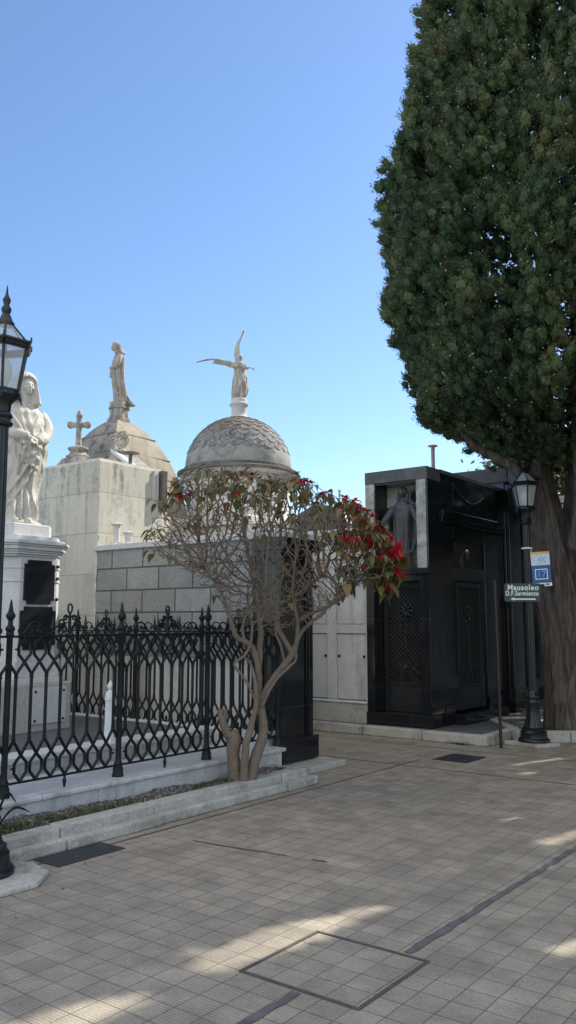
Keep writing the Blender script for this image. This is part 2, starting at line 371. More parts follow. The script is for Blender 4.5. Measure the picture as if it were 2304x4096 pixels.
# two-tier kerb of the planting bed
k = MB(); y = .6; rr = random.Random(3)
while y < 6.9:
    L = rr.uniform(.6, 1.1); y1 = min(y+L, 6.98); j = rr.uniform(-.012, .012)
    k.box(-5.035, -4.945+j, y, y1-.006, 0, .078+rr.uniform(-.006, .006))
    k.box(-5.175, -5.03+j*.5, y+.004, y1-.004, 0, .152+rr.uniform(-.006, .006)); y = y1
k.box(-5.5, -5.04, 6.91, 6.99, 0, .15)
k.box(-5.3, -4.95, 6.995, 7.075, 0, .075)
o = k.build('bed_kerb', M['kerb'], bevel=.014); tag(o, kind='structure')
# soil of the bed
def soil_z(x, y): return .128+.030*noise.noise(Vector((x*2.3, y*1.7, 0)))+.03*math.exp(-((y-3.4)/1.0)**2)+.04*noise.noise(Vector((x*9, y*9, 3)))*.5
g = MB(); nx, ny = 9, 150
vs = []; fs = []
for j in range(ny+1):
    for i in range(nx+1):
        x = -5.515+.35*i/nx; yy = .6+6.32*j/ny; vs.append((x, yy, soil_z(x, yy)))
for j in range(ny):
    for i in range(nx): a = j*(nx+1)+i; fs.append((a, a+1, a+nx+2, a+nx+1))
g.add(vs, fs); tag(g.build('garden_soil', M['soil'], smooth=180), kind='structure')
# gravel, grass, fallen leaves
def scatter_quads(n, gen):
    V = []; T = []
    for _ in range(n):
        q = gen()
        if q is None: continue
        v, t = q; V += v; T.append(t)
    return np.array(V), np.array(T)
V = []; T = []
for _ in range(7500):
    x = random.uniform(-5.5, -5.19); y = random.uniform(2.4, 6.9)
    s = random.uniform(.004, .0145)*(1 if random.random() < .96 else 1.5); z = soil_z(x, y)+s*.3; c = Vector((x, y, z))
    R = Vector((random.random()-.5, random.random()-.5, random.random()-.5)).normalized(); u = R.orthogonal().normalized(); w = R.cross(u)
    u *= s*random.uniform(.7, 1.2); w *= s*random.uniform(.6, 1); R *= s*random.uniform(.5, .9); t = random.random()
    P = [c+u, c+w, c-u, c-w]
    for i in range(4):
        for sg in (1, -1): V += [P[i], P[(i+1) % 4], c+R*sg]; T.append(t)
o = np_mesh('gravel', np.array([tuple(v) for v in V]), 3, M['pebble'], tone=np.array(T)); tag(o, kind='stuff')
V = []; T = []
for cx, cy, sx, sy, n in ((-5.25, 3.65, .07, .32, 560), (-5.23, 4.5, .05, .25, 330), (-5.25, 5.75, .05, .12, 150), (-5.27, 6.2, .08, .1, 330), (-5.3, 2.9, .1, .5, 400), (-5.28, 5.2, .12, .5, 60), (-4.98, 10.37, .09, .02, 90), (-5.2, 6.85, .1, .04, 60)):
    for _ in range(n):
        x = random.gauss(cx, sx); y = random.gauss(cy, sy)
        if cy < 8: x = min(max(x, -5.5), -5.185)
        z = soil_z(x, y) if cy < 8 else .0
        a = random.uniform(0, 2*PI); h = random.uniform(.02, .055); w = random.uniform(.003, .006); l = random.uniform(.0, .04)
        d = Vector((math.cos(a), math.sin(a), 0)); sd = Vector((-d.y, d.x, 0))*w; b = Vector((x, y, z-.005))
        V += [b-sd, b+sd, b+d*l*.5+Vector((0, 0, h*.7))+sd*.6, b+d*l+Vector((0, 0, h))-sd*.2]; T.append(random.random())
o = np_mesh('grass', np.array([tuple(v) for v in V]), 4, M['grass'], tone=np.array(T)); tag(o, kind='stuff')
V = []; T = []
for _ in range(620):
    if random.random() < .62: x, y = random.uniform(-5.5, -5.18), random.uniform(3, 6.9); z = soil_z(x, y)+.012
    else: x, y = -4.93+abs(random.gauss(0, .5)), random.uniform(2.6, 9.5); z = .006
    if z < .01 and x > -1.2: continue
    a = random.uniform(0, 2*PI); s = random.uniform(.008, .026) if z > .01 else random.uniform(.005, .014)
    d = Vector((math.cos(a), math.sin(a), random.uniform(-.2, .2)))*s; e = Vector((-d.y, d.x, random.uniform(-.3, .3)*s))*.5; c = Vector((x, y, z+s*.1))
    V += [c-d, c+e, c+d, c-e]; T.append(random.random())
o = np_mesh('fallen_leaves', np.array([tuple(v) for v in V]), 4, M['dryleaf'], tone=np.array(T)); tag(o, kind='stuff')

# tar-filled joints and repair strips in the paving
def strip(name, pts, w, m=None):
    b = MB(); P = [Vector((x, y, 0)) for x, y in pts]; n = len(P); vs = []
    for i, p in enumerate(P):
        t = (P[min(i+1, n-1)]-P[max(i-1, 0)]).normalized(); s = Vector((-t.y, t.x, 0)); j = 1+.45*noise.noise(Vector((p.x*5, p.y*5, 2)))
        vs += [p-s*w*.5*j+Vector((0, 0, .0045)), p+s*w*.5*j+Vector((0, 0, .0045))]
    b.add(vs, [(2*i, 2*i+1, 2*i+3, 2*i+2)[::-1] for i in range(n-1)])
    return tag(b.build(name, m or M['tar']), kind='structure')
def lin(a, b, n=24, j=.006): return [(a[0]+(b[0]-a[0])*i/n+random.uniform(-j, j), a[1]+(b[1]-a[1])*i/n+random.uniform(-j, j)) for i in range(n+1)]
strip('paving_repair_strip', lin((-2.13, 3.79), (-2.06, 9.4), 90), .045, M['patch'])
strip('paving_repair_strip', lin((-2.30, 3.12), (-2.30, 1.2), 30), .05, M['patch'])
strip('paving_joint', lin((-4.83, 1.0), (-4.83, 9.0), 130, .004), .016)
strip('paving_joint', lin((-9.0, 8.52), (1.5, 8.52), 120, .004), .018)
strip('paving_joint', lin((-9.0, 9.95), (-2.5, 9.95), 80, .004), .015)
strip('paving_joint', lin((-4.42, 4.70), (-3.62, 4.80), 16, .006), .017, M['patch'])
strip('paving_joint', lin((-3.44, 4.83), (-3.32, 4.84), 5, .004), .02, M['patch'])
# tiled access cover with a dark iron frame
def cover(name, x0, x1, y0, y1, label):
    r = thing(name, ((x0+x1)/2, (y0+y1)/2, 0), label, 'access cover')
    b = MB(); w = .017
    for a in ((x0-w, x1+w, y0-w, y0), (x0-w, x1+w, y1, y1+w), (x0-w, x0, y0, y1), (x1, x1+w, y0, y1)): b.box(*a, -.02, .0065)
    b.build('cover_frame', M['tar'], r)
    b = MB(); b.box(x0+.004, x1-.004, y0+.004, y1-.004, -.02, .003); b.build('tiled_lid', M['pave'], r)
cover('access_cover', -2.63, -2.01, 3.15, 3.75, 'square tiled access cover with a black frame in the middle of the path')
cover('access_cover', -1.78, -1.10, 2.45, 3.06, 'tiled access cover with a black frame cut off at the bottom edge of the photo')
for nm, x0, x1, y0, y1, lb in (('drain_plate', -4.93, -4.66, 3.68, 4.26, 'dark steel plate in the paving beside the planting bed kerb'), ('drain_plate', -4.72, -4.28, 9.08, 9.62, 'dark steel plate in the paving in front of the black mausoleum')):
    b = MB(); b.box(x0, x1, y0, y1, -.02, .006)
    for i in range(18):
        yy = y0+.02+(y1-y0-.04)*i/17; b.box(x0+.02, x1-.02, yy-.004, yy+.004, .006, .0068)
    tag(b.build(nm, M['plate'], org=((x0+x1)/2, (y0+y1)/2, 0)), lb, 'steel plate', 'steel plates in the paving')

# ================================================================== FENCED GRAVE
# marble plinth wall
PXF = -5.5
r = thing('plinth_wall', (-5.85, 4.2, 0), 'low weathered white marble wall carrying the front run of black iron fence', 'low wall')
b = MB(); y = .9; rr = random.Random(5)
for y0, y1 in ((.9, 2.3), (2.3, 3.55), (3.55, 4.72), (4.72, 5.02), (5.02, 5.62), (5.62, 6.4), (6.4, 7.2)):
    b.box(-6.2, PXF+rr.uniform(-.004, .004), y0+.002, y1-.002, 0, .245)
b.build('wall', M['marble_old'], r, bevel=.006)
b = MB()
for y0, y1 in ((.9, 2.6), (2.6, 4.15), (4.15, 5.75), (5.75, 7.235)): b.box(-5.62, PXF+.03, y0+.001, y1-.001, .247, .287)
b.build('coping', M['marble_old'], r, bevel=.012)
b = MB()
for y0, y1 in ((.9, 2.6), (2.6, 4.15), (4.15, 5.75), (5.75, 7.2)): b.box(-6.26, -5.622, y0+.001, y1-.001, .247, .284)
b.build('top_slab', M['marble_grey'], r, bevel=.004)
# inner platform
r = thing('platform', (-8.2, 4.3, 0), 'raised grave floor with white marble edge and dark grey paving inside the iron fence', 'platform')
b = MB(); b.box(-6.56, -6.47, .9, 7.16, 0, .36); b.build('riser', M['marble_old'], r, bevel=.004)
b = MB()
for i in range(6): b.box(-6.74, -6.44, .9+i*1.045, .9+(i+1)*1.045-.003, .362, .42)
b.build('edge_slab', M['marble'], r, bevel=.008)
b = MB(); b.box(-10.2, -6.56, .9, 7.16, 0, .405); b.build('floor_slab', M['floor_dark'], r)
b = MB()
for i in range(5): b.box(-10.2+i*.9, min(-10.2+(i+1)*.9-.003, -5.6), 7.165, 7.39, 0, .425)
b.build('rear_edge', M['marble'], r, bevel=.008)

# iron fence
def make_post(o, parent, x, y, z0):
    b = MB()
    b.lathe([(.050,0),(.050,.02),(.044,.03),(.046,.06),(.036,.09),(.040,.105),(.027,.13),(.024,.16),(.0245,.60),(.026,.61),(.0245,.62),(.024,1.487-z0),(.03,1.497-z0),(.031,1.515-z0),(.024,1.53-z0)], (x, y, z0), 16)
    p = b.build('post', M['iron'], parent, smooth=40)
    b = MB()
    b.lathe([(.026,0),(.036,.012),(.038,.03),(.026,.045),(.018,.06),(.021,.075),(.017,.085),(.028,.1),(.037,.118),(.035,.135),(.022,.15),(.015,.185),(.008,.235),(.002,.25)], (x, y, 1.525), 16)
    b.build('finial', M['iron'], p, smooth=50)
def spiral(c, r0, a0, turns, sgn, n=18):
    return [(c[0]+sgn*r0*(1-.68*i/n)*math.cos(a0+turns*2*PI*i/n), c[1]+r0*(1-.68*i/n)*math.sin(a0+turns*2*PI*i/n)) for i in range(n+1)]
def make_bay(parent, at, L, zb, n=8):
    """at(u, z) -> world point; u from 0 (one post) to L (next)"""
    s = L/n; f = lambda pts: [at(u, z) for u, z in pts]
    p = MB()
    R = .0132
    for i in range(n):                                   # balusters sit at (i+.5)... rings at i
        u = (i+.5)*s
        p.tube(f([(u, .715), (u, 1.185)]), .0132, 8)
        for z in (.70, 1.19):
            p.tube(f([(u, z-.022), (u, z-.012), (u, z), (u, z+.012), (u, z+.022)]), [.011, .02, .014, .02, .011], 6)
        for sg in (1, -1):
            m = u+sg*s/2
            up = [(u, 1.20), (m, 1.292), (m+sg*s*.385, 1.352), (m+sg*s*.385, 1.428), (m, 1.483)]
            dn = [(u, .695), (m, .585), (m+sg*s*.385, .525), (m+sg*s*.385, .455), (m, .39)]
            for path in (up, dn):
                q = [(min(max(a, 0), L), z) for a, z in path]
                p.tube(f(q), R, 5)
        for z in (1.39, .49): p.tube(f([(u-s*.14, z), (u-s*.06, z), (u, z), (u+s*.06, z), (u+s*.14, z)]), [.007, .007, .013, .007, .007], 5)
    pan = p.build('panel', M['iron'], parent, smooth=50)
    for z, hh in ((1.488, .011), (.382, .010)):
        q = MB(); q.tube(f([(0, z), (L, z)]), hh, 6); q.build('rail', M['iron'], pan, smooth=50)
    q = MB()                                             # small turned feet under the bottom rail
    for u in (L*.5,):
        q.tube(f([(u, zb), (u, zb+.03), (u, zb+.05), (u, zb+.07), (u, .38)]), [.010, .012, .018, .01, .012], 8)
    q.build('foot', M['iron'], pan, smooth=60)
    c = MB(); r0 = .0078                                 # scrolled crest
    z0 = 1.50
    for sg in (1, -1):
        F = (lambda u: u) if sg == 1 else (lambda u: L-u)
        c.tube(f([(F(a), z) for a, z in spiral((.095, z0+.028), .026, 0, 1.35, 1)]), r0, 5)
        arch = [(.125, z0+.01), (.15, z0+.045), (.185, z0+.085), (.225, z0+.098), (.265, z0+.083), (.30, z0+.045), (.335, z0+.012)]
        c.tube(smooth_path(f([(F(a), z) for a, z in arch]), 4), r0, 5)
        c.tube(f([(F(a), z) for a, z in spiral((.185, z0+.03), .028, PI*.5, 1.2, 1)]), r0*.9, 5)
        c.tube(f([(F(a), z) for a, z in spiral((.268, z0+.03), .024, PI*.5, 1.2, -1)]), r0*.9, 5)
        rise = [(.345, z0+.004), (.39, z0+.018), (.43, z0+.06), (.465, z0+.085), (.495, z0+.08)]
        c.tube(smooth_path(f([(F(a*L/1.125), z) for a, z in rise]), 4), r0, 5)
        c.tube(f([(F(a*L/1.125), z) for a, z in spiral((.475, z0+.045), .026, 0, 1.3, 1)]), r0, 5)
        c.tube(f([(F(a*L/1.125), z) for a, z in spiral((.52, z0+.135), .024, 0, 1.35, 1)]), r0, 5)
        c.tube(f([(F(a*L/1.125), z) for a, z in spiral((.505, z0+.085), .02, PI, 1.2, 1)]), r0*.9, 5)
        c.tube(smooth_path(f([(F(a*L/1.125), z) for a, z in [(.45, z0+.085), (.47, z0+.115), (.5, z0+.11), (.54, z0+.02)]]), 4), r0, 5)
    h = L/2
    c.tube(f([(h, 1.49), (h, 1.60), (h, 1.67)]), [.016, .015, .011], 6)
    c.tube(smooth_path(f([(h, 1.66), (h-.020, 1.70), (h-.018, 1.735), (h, 1.748), (h+.018, 1.735), (h+.020, 1.70), (h, 1.66)]), 4), .008, 5)
    c.build('crest', M['iron'], pan, smooth=60)
    for u in (.355*L, .645*L):
        q = MB(); pts = [(u, 1.49), (u, 1.545), (u, 1.55), (u, 1.562), (u, 1.575), (u, 1.60), (u, 1.665)]
        q.tube(f(pts), [.008, .008, .019, .021, .014, .010, .0015], 8); q.build('spike', M['iron'], pan, smooth=50)

fr = thing('iron_fence', (-5.62, 4.4, .287), 'black ornamental iron fence on the low marble wall beside the path', 'fence')
YS = [1.645, 2.775, 3.90, 5.03, 6.15, 7.27]
for y in YS: make_post(None, fr, -5.62, y, .287)
for a, c in zip(YS[:-1], YS[1:]):
    make_bay(fr, (lambda a: lambda u, z: (-5.62, a+u, z))(a), c-a, .287)
fr2 = thing('iron_fence', (-7.8, 7.27, .425), 'black ornamental iron fence across the back, before the grey block tomb', 'fence')
XS = [-5.62, -6.74, -7.86, -8.98, -10.1]
for x in XS[1:]: make_post(None, fr2, x, 7.27, .425)
for a, c in zip(XS[:-1], XS[1:]):
    make_bay(fr2, (lambda a: lambda u, z: (a-u, 7.27, z))(a), a-c, .425)

# white bollard inside the fence
r = thing('bollard', (-6.60, 5.78, .42), 'white painted post with pointed cap and black studs behind the iron fence', 'bollard')
b = MB(); b.lathe([(.062,0),(.062,.012),(.055,.02),(.052,.13),(.056,.135),(.050,.15),(.048,.40)], (-6.6, 5.78, .42), 8, PI/8); b.build('shaft', M['white_paint'], r, smooth=30)
b = MB(); b.lathe([(.055,.40),(.057,.41),(.047,.44),(.042,.475),(.028,.495),(.022,.505),(.031,.515),(.034,.54),(.026,.56),(.010,.585),(.003,.60)], (-6.6, 5.78, .42), 16); b.build('cap', M['white_paint'], r, smooth=50)
for i in range(4):
    for sg in (-1, 1):
        b = MB(); c = Vector((-6.6, 5.78, .42+.19+i*.05))+RT*sg*.042-FW*.02; b.tube([c, c+RT*sg*.02], .007, 6); b.build('stud', M['iron'], r)

# pedestal
PX, PY = -8.44, 5.84
def chamf(h, c, cx=PX, cy=PY): return [(cx-h+c,cy-h),(cx+h-c,cy-h),(cx+h,cy-h+c),(cx+h,cy+h-c),(cx+h-c,cy+h),(cx-h+c,cy+h),(cx-h,cy+h-c),(cx-h,cy-h+c)]
r = thing('pedestal', (PX, PY, .40), 'tall pale marble pedestal with two black plaques under the veiled statue', 'pedestal')
b = MB(); b.prism(chamf(.55, .08), .40, .92); b.build('granite_base', M['granite_pink'], r, bevel=.008)
b = MB(); b.prism(chamf(.50, .10), .921, .98); SY = PY+.09; b.prism(chamf(.43, .14, PX, SY), .981, 1.16); b.prism(chamf(.40, .15, PX, SY), 1.161, 2.335)
b.prism(chamf(.408, .15, PX, SY), 2.05, 2.075); b.prism(chamf(.408, .15, PX, SY), 2.2, 2.225); b.build('shaft', M['marble'], r, bevel=.006)
b = MB()
for h, z0, z1 in ((.415, 2.336, 2.36), (.44, 2.361, 2.385), (.455, 2.386, 2.41), (.48, 2.411, 2.452), (.495, 2.453, 2.475), (.515, 2.476, 2.508), (.48, 2.509, 2.53), (.42, 2.531, 2.575)): b.prism(chamf(h, .15*h/.42, PX, PY+.045), z0, z1)
b.build('cornice', M['marble'], r, bevel=.004)
b = MB(); b.prism(chamf(.36, .12), 2.576, 2.715); b.build('top_block', M['marble'], r, bevel=.008)
def plaque(y0, y1, z0, z1, cut, nm):
    X = PX+.40
    pts = [(X+.001, y0+cut, z0), (X+.001, y1-cut, z0), (X+.001, y1-cut, z0+cut*.9), (X+.001, y1, z0+cut), (X+.001, y1, z1-cut), (X+.001, y1-cut, z1-cut*.9), (X+.001, y1-cut, z1), (X+.001, y0+cut, z1), (X+.001, y0+cut, z1-cut*.9), (X+.001, y0, z1-cut), (X+.001, y0, z0+cut), (X+.001, y0+cut, z0+cut*.9)]
    q = MB(); q.extrude(pts, (.022, 0, 0)); pl = q.build('plaque', M['plaque'], r, bevel=.003)
    q = MB()
    for i in range(7):                                  # faint raised lines, too small to read
        zz = z1-cut-.06-i*(z1-z0-2*cut-.1)/7; w = (y1-y0)*(.25+.12*((i*7) % 3)); q.box(X+.0235, X+.026, (y0+y1)/2-w/2, (y0+y1)/2+w/2, zz, zz+.008)
    q.build('relief', M['plaque'], pl)
plaque(PY-.115, PY+.295, 1.80, 2.30, .045, 'a'); plaque(PY-.15, PY+.33, 1.29, 1.775, .05, 'b')
for z in (2.24, 2.10, 1.86): b = MB(); b.ball((PX+.405, PY+.345, z), (.02, .022, .02), 8, 6); b.build('bolt', M['plaque'], r, smooth=60)
b = MB(); b.box(PX+.552, PX+.568, PY-.06, PY+.40, .485, .872); pl = b.build('marble_plate', M['marble'], r, bevel=.003)
for yy, zz in ((PY-.02, .835), (PY+.36, .835), (PY-.02, .52), (PY+.36, .52)):
    b = MB(); b.box(PX+.569, PX+.577, yy-.012, yy+.012, zz-.012, zz+.012); b.build('screw', M['iron'], pl)

# ================================================================== STATUES
def interp(tab, z):
    if z <= tab[0][0]: return tab[0][1:]
    for a, b in zip(tab[:-1], tab[1:]):
        if z <= b[0]:
            t = (z-a[0])/(b[0]-a[0]); t = t*t*(3-2*t); return tuple(p+(q-p)*t for p, q in zip(a[1:], b[1:]))
    return tab[-1][1:]
def loft(mb, tab, nz, nth, fold=None):
    z0, z1 = tab[0][0], tab[-1][0]; vs = []; fs = []
    for i in range(nz+1):
        z = z0+(z1-z0)*i/nz; cx, cy, hx, hy = interp(tab, z)
        for k in range(nth):
            a = 2*PI*k/nth; f = 1+(fold(a, z) if fold else 0); vs.append((cx+hx*f*math.cos(a), cy+hy*f*math.sin(a), z))
    for i in range(nz):
        for k in range(nth):
            k2 = (k+1) % nth; fs.append((i*nth+k, i*nth+k2, (i+1)*nth+k2, (i+1)*nth+k))
    fs.append(tuple(range(nth))[::-1]); fs.append(tuple(range(nz*nth, nz*nth+nth))); mb.add(vs, fs)
def foldfn(n, amp_lo, amp_hi, z_hi, seed, twist=.4):
    def f(a, z):
        t = min(max(z/z_hi, 0), 1); amp = amp_lo+(amp_hi-amp_lo)*t
        w = 1.1*noise.noise(Vector((math.cos(a)*1.2, math.sin(a)*1.2, z*1.1+seed)))
        s = math.sin(n*a+twist*z*4+3*w+seed); s2 = math.sin((n*1.7)*a-twist*z*3+4*w+seed*2)
        return amp*((1-abs(s))*1.5-.75+.45*s2)
    return f
def hand(mb, w, d, up, L=.17, curl=.5):
    """palm at wrist w pointing along d; five separate fingers"""
    d = Vector(d).normalized(); up = Vector(up).normalized(); s = d.cross(up).normalized(); w = Vector(w)
    mb.tube([w, w+d*L*.25, w+d*L*.5], [L*.14, L*.2, L*.19], 8)
    for i, (o, l) in enumerate(((-.17, .40), (-.06, .5), (.06, .48), (.17, .38))):
        p = w+d*L*.48+s*L*o*1.1
        mb.tube([p, p+d*L*l*.5-up*L*.03, p+d*L*l*.85-up*L*l*curl*.4, p+d*L*l-up*L*l*curl], [L*.06, L*.055, L*.05, L*.035], 6)
    p = w+d*L*.15-s*L*.15; mb.tube([p, p+d*L*.2-s*L*.12, p+d*L*.38-s*L*.1-up*L*.08], [L*.07, L*.06, L*.04], 6)
def finish(mb, name, mat, loc, ang, scale, label, cat, voxel, tilt=0, parts=None):
    ca, sa = math.cos(ang), math.sin(ang)
    fn = lambda p: Vector((loc[0]+scale*(p.x*ca-p.y*sa), loc[1]+scale*(p.x*sa+p.y*ca), loc[2]+scale*p.z))
    mb.xf(fn); o = mb.build(name, mat, org=loc, smooth=180)
    m = o.modifiers.new('join', 'REMESH'); m.mode = 'VOXEL'; m.voxel_size = voxel; m.use_smooth_shade = True
    sm = o.modifiers.new('soften', 'SMOOTH'); sm.factor = .5; sm.iterations = 1
    tag(o, label, cat); return o
def hood(mb, c, r, zlo, open_ang=1.0, seed=0, fwd=0.0):
    """veil falling from the crown of the head to the shoulders, open in front"""
    tab = []
    n = 22; nth = 40; vs = []; fs = []
    z1 = c[2]+r*1.32
    for i in range(n+1):
        t = i/n; z = zlo+(z1-zlo)*t
        h = (z-c[2])/r
        if h > 0: R = r*1.22*math.sqrt(max(0, 1-(h/1.33)**2))
        else: R = r*1.22*(1+.30*min(1, -h/1.9))
        op = open_ang*(1 if h < .25 else max(0, 1-(h-.25)/.40))
        for k in range(nth):
            a = 2*PI*k/nth; aa = abs((a+PI) % (2*PI)-PI)
            q = R*(1+.05*math.sin(7*a+seed+z*9)*(1-t))
            if op > .02 and aa < op: q *= .62-.1*(1-aa/op)
            vs.append((c[0]-.012+fwd*(z-c[2])+q*math.cos(a)*1.08, c[1]+q*math.sin(a), z))
    for i in range(n):
        for k in range(nth):
            k2 = (k+1) % nth; fs.append((i*nth+k, i*nth+k2, (i+1)*nth+k2, (i+1)*nth+k))
    fs.append(tuple(range(nth))[::-1]); fs.append(tuple(range(n*nth, n*nth+nth))); mb.add(vs, fs)
def face(mb, c, r):
    c = Vector(c); mb.ball(c, (r*.92, r*.78, r*1.16), 20, 14)
    mb.ball(c+Vector((r*.42, 0, -r*.68)), (r*.42, r*.40, r*.42), 12, 8)      # jaw and chin
    mb.tube([c+Vector((r*.86, 0, r*.22)), c+Vector((r*1.02, 0, -r*.12)), c+Vector((r*1.12, 0, -r*.28)), c+Vector((r*.9, 0, -r*.34))], [r*.09, r*.11, r*.14, r*.07], 8)   # nose
    for s in (1, -1):
        mb.tube([c+Vector((r*.86, s*r*.12, r*.26)), c+Vector((r*.84, s*r*.34, r*.3)), c+Vector((r*.66, s*r*.56, r*.18))], [r*.07, r*.09, r*.05], 6)   # brow
        mb.ball(c+Vector((r*.80, s*r*.30, r*.10)), (r*.07, r*.13, r*.07), 8, 6)   # eye
        mb.ball(c+Vector((r*.62, s*r*.42, -r*.3)), (r*.24, r*.24, r*.26), 8, 6)   # cheek
    mb.tube([c+Vector((r*.80, -r*.22, -r*.56)), c+Vector((r*.93, 0, -r*.54)), c+Vector((r*.80, r*.22, -r*.56))], [r*.05, r*.09, r*.05], 6)   # lips

# --- veiled woman on the pedestal
sb = MB()
loft(sb, [(0, -.01, -.07, .25, .25), (.12, 0, -.06, .235, .235), (.4, 0, -.04, .215, .225), (.7, 0, 0, .215, .245), (.95, -.01, .0, .22, .27), (1.12, -.01, 0, .20, .265), (1.27, -.015, 0, .165, .235), (1.37, -.02, 0, .125, .17), (1.43, -.015, 0, .085, .10), (1.50, 0, 0, .062, .066), (1.58, .01, 0, .055, .06)], 80, 120, foldfn(8, .15, .03, 1.25, 1.3, 1.6))
def cloak(mb, tab, nz_, nth, op, dip, fold):
    def f(a, z):
        ac = .55*max(0, 1-z/1.05); aa = abs((a-ac+PI) % (2*PI)-PI); t = max(0, min(1, (op-aa)/.22)); return fold(a, z)-dip*t
    loft(mb, tab, nz_, nth, f)
cloak(sb, [(.02, -.05, -.07, .24, .27), (.4, -.04, -.05, .235, .265), (.75, -.02, 0, .235, .285), (1.0, -.01, .0, .235, .30), (1.16, -.02, 0, .205, .285), (1.28, -.025, 0, .165, .245), (1.37, -.025, 0, .125, .175), (1.43, -.02, 0, .09, .11)], 70, 110, .62, .20, foldfn(6, .13, .03, 1.3, 2.6, 1.5))
face(sb, (.055, .014, 1.60), .092); hood(sb, (.005, 0, 1.625), .124, 1.40, .74, 1, .06)
for s, el, wr in ((-1, (.10, -.205, 1.03), (.25, -.02, .985)), (1, (.11, .205, 1.02), (.26, .065, .94))):
    p = [(-.01, s*.2, 1.30), (.05, s*.25, 1.16), el, ((el[0]+wr[0])/2+.02, (el[1]+wr[1])/2, (el[2]+wr[2])/2-.012), wr]
    sb.tube(smooth_path(p, 4), smooth_rad([.075, .085, .085, .07, .045], 4), 12)
    d = Vector((.10, -s*.10, -.16 if s < 0 else -.04)); hand(sb, wr, d, (1, 0, .5), .15, .35)
    sb.tube(smooth_path([(el[0]-.02, el[1]*1.02, el[2]-.03), (el[0]+.02, el[1]*.92, el[2]-.16), (el[0]-.03, el[1]*.95, el[2]-.33)], 4), smooth_rad([.055, .05, .02], 4), 10)
rr = random.Random(2)
for i in range(34):
    t = rr.random(); z = .60+.34*rr.random(); y = .02+.19*(rr.random()-.5)*(1.2 if z > .7 else .8); x = .225+.05*rr.random()
    sb.ball((x, y, z), (.022, .026*rr.uniform(.7, 1.2), .03*rr.uniform(.6, 1.2)), 7, 5)
for i in range(7): sb.tube([(.245, .02+.02*i-.06, .93), (.26, .03*i-.08, .80), (.245, .035*i-.1, .66+.03*rr.random())], [.012, .016, .010], 6)
for i, (a, b_, c_, q) in enumerate((((.2, .1, 1.25), (.235, .03, 1.1), (.22, -.02, 1.02), .016), ((.10, -.18, 1.25), (.2, -.12, 1.1), (.2, -.05, 1.0), .02), ((.15, .12, .95), (.24, -.05, .60), (.10, -.26, .22), .020), ((.17, .12, .80), (.235, -.06, .42), (.10, -.27, .10), .016))):
    sb.tube(smooth_path([a, b_, c_], 8), smooth_rad([q*.6, q, q*.7], 8), 8)
sb.lathe([(.275, -.03), (.275, .012), (.25, .02)], (0, -.03, 0), 24)
for s in (-.10, .05): sb.ball((.235, s-.04, .03), (.06, .035, .03), 10, 6)
finish(sb, 'statue', M['statue'], (PX+.02, PY+.06, 2.735), RAD(-14), 1.04, 'large white marble statue of a veiled woman with lowered head holding flowers on the pedestal', 'statue', .009)
# ================================================================== TOMBS
# grey ashlar tomb with black granite front, right behind the fence
r = thing('tomb', (-7.2, 7.75, 0), 'low tomb of grey stone blocks with a polished black granite front, behind the iron fence', 'tomb')
b = MB(); b.box(-8.80, -6.06, 7.40, 7.97, .0, 1.17); b.build('base_wall', M['cream_plain'], r)
b = MB(); b.box(-8.80, -6.06, 7.397, 7.97, 1.172, 2.54); b.build('block_wall', M['ashlar'], r)
b = MB(); b.box(-8.82, -5.60, 7.36, 8.02, 2.542, 2.615); b.build('roof_slab', M['roof_pale'], r, bevel=.01)
b = MB(); b.box(-6.058, -5.68, 7.37, 7.44, .1, 2.54); b.box(-5.78, -5.68, 7.44, 7.86, .1, 2.54); b.box(-6.058, -5.66, 7.865, 7.99, .1, 2.54); b.build('granite_front', M['granite_black'], r, bevel=.004)
b = MB(); b.box(-5.679, -5.655, 7.37, 7.42, .34, 2.5); b.box(-5.659, -5.645, 7.89, 7.97, .34, 2.5); b.build('pilaster', M['granite_black'], r, bevel=.004)
b = MB(); b.box(-6.1, -5.60, 7.33, 8.02, .085, .335); b.build('plinth', M['granite_black'], r, bevel=.006)
b = MB(); b.box(-6.05, -5.58, 7.34, 8.03, 2.40, 2.541); b.build('cornice', M['granite_black'], r, bevel=.006)
b = MB(); b.box(-6.2, -5.30, 7.24, 8.13, 0, .07); tag(b.build('step_slab', M['kerb'], org=(-5.6, 7.7, 0), bevel=.012), 'low cement step in front of the polished black tomb front', 'step')
# two little vent pipes and a third on the cream tomb
def vent(x, y, z, h, rad, cap, label, mat, tilt=(0, 0), cm='cornice'):
    r = thing('vent_pipe', (x, y, z), label, 'vent pipe', 'vent pipes on the tomb roofs')
    q = MB(); q.tube([(x, y, z), (x+tilt[0], y+tilt[1], z+h)], rad, 12); q.build('pipe', mat, r, smooth=50)
    q = MB(); q.lathe([(rad*1.1, h-.012), (cap, h), (cap, h+.012), (cap*.5, h+.03), (.003, h+.036)], (x+tilt[0], y+tilt[1], z), 14); q.build('cap', M[cm], r, smooth=50)
vent(-8.66, 7.62, 2.61, .30, .042, .085, 'taller pale vent pipe at the left end of the grey block tomb', M['marble_old'])
vent(-8.42, 7.62, 2.61, .17, .048, .085, 'short pale vent pipe at the left end of the grey block tomb', M['marble_old'])
b = MB(); rr = random.Random(9)
for i in range(40): b.ball((-8.78+rr.random()*.5, 7.5+rr.random()*.25, 2.625), (.02+.03*rr.random(), .02+.03*rr.random(), .02+.02*rr.random()), 6, 4)
tag(b.build('rubble', M['marble_old'], org=(-8.5, 7.6, 2.6)), kind='stuff')
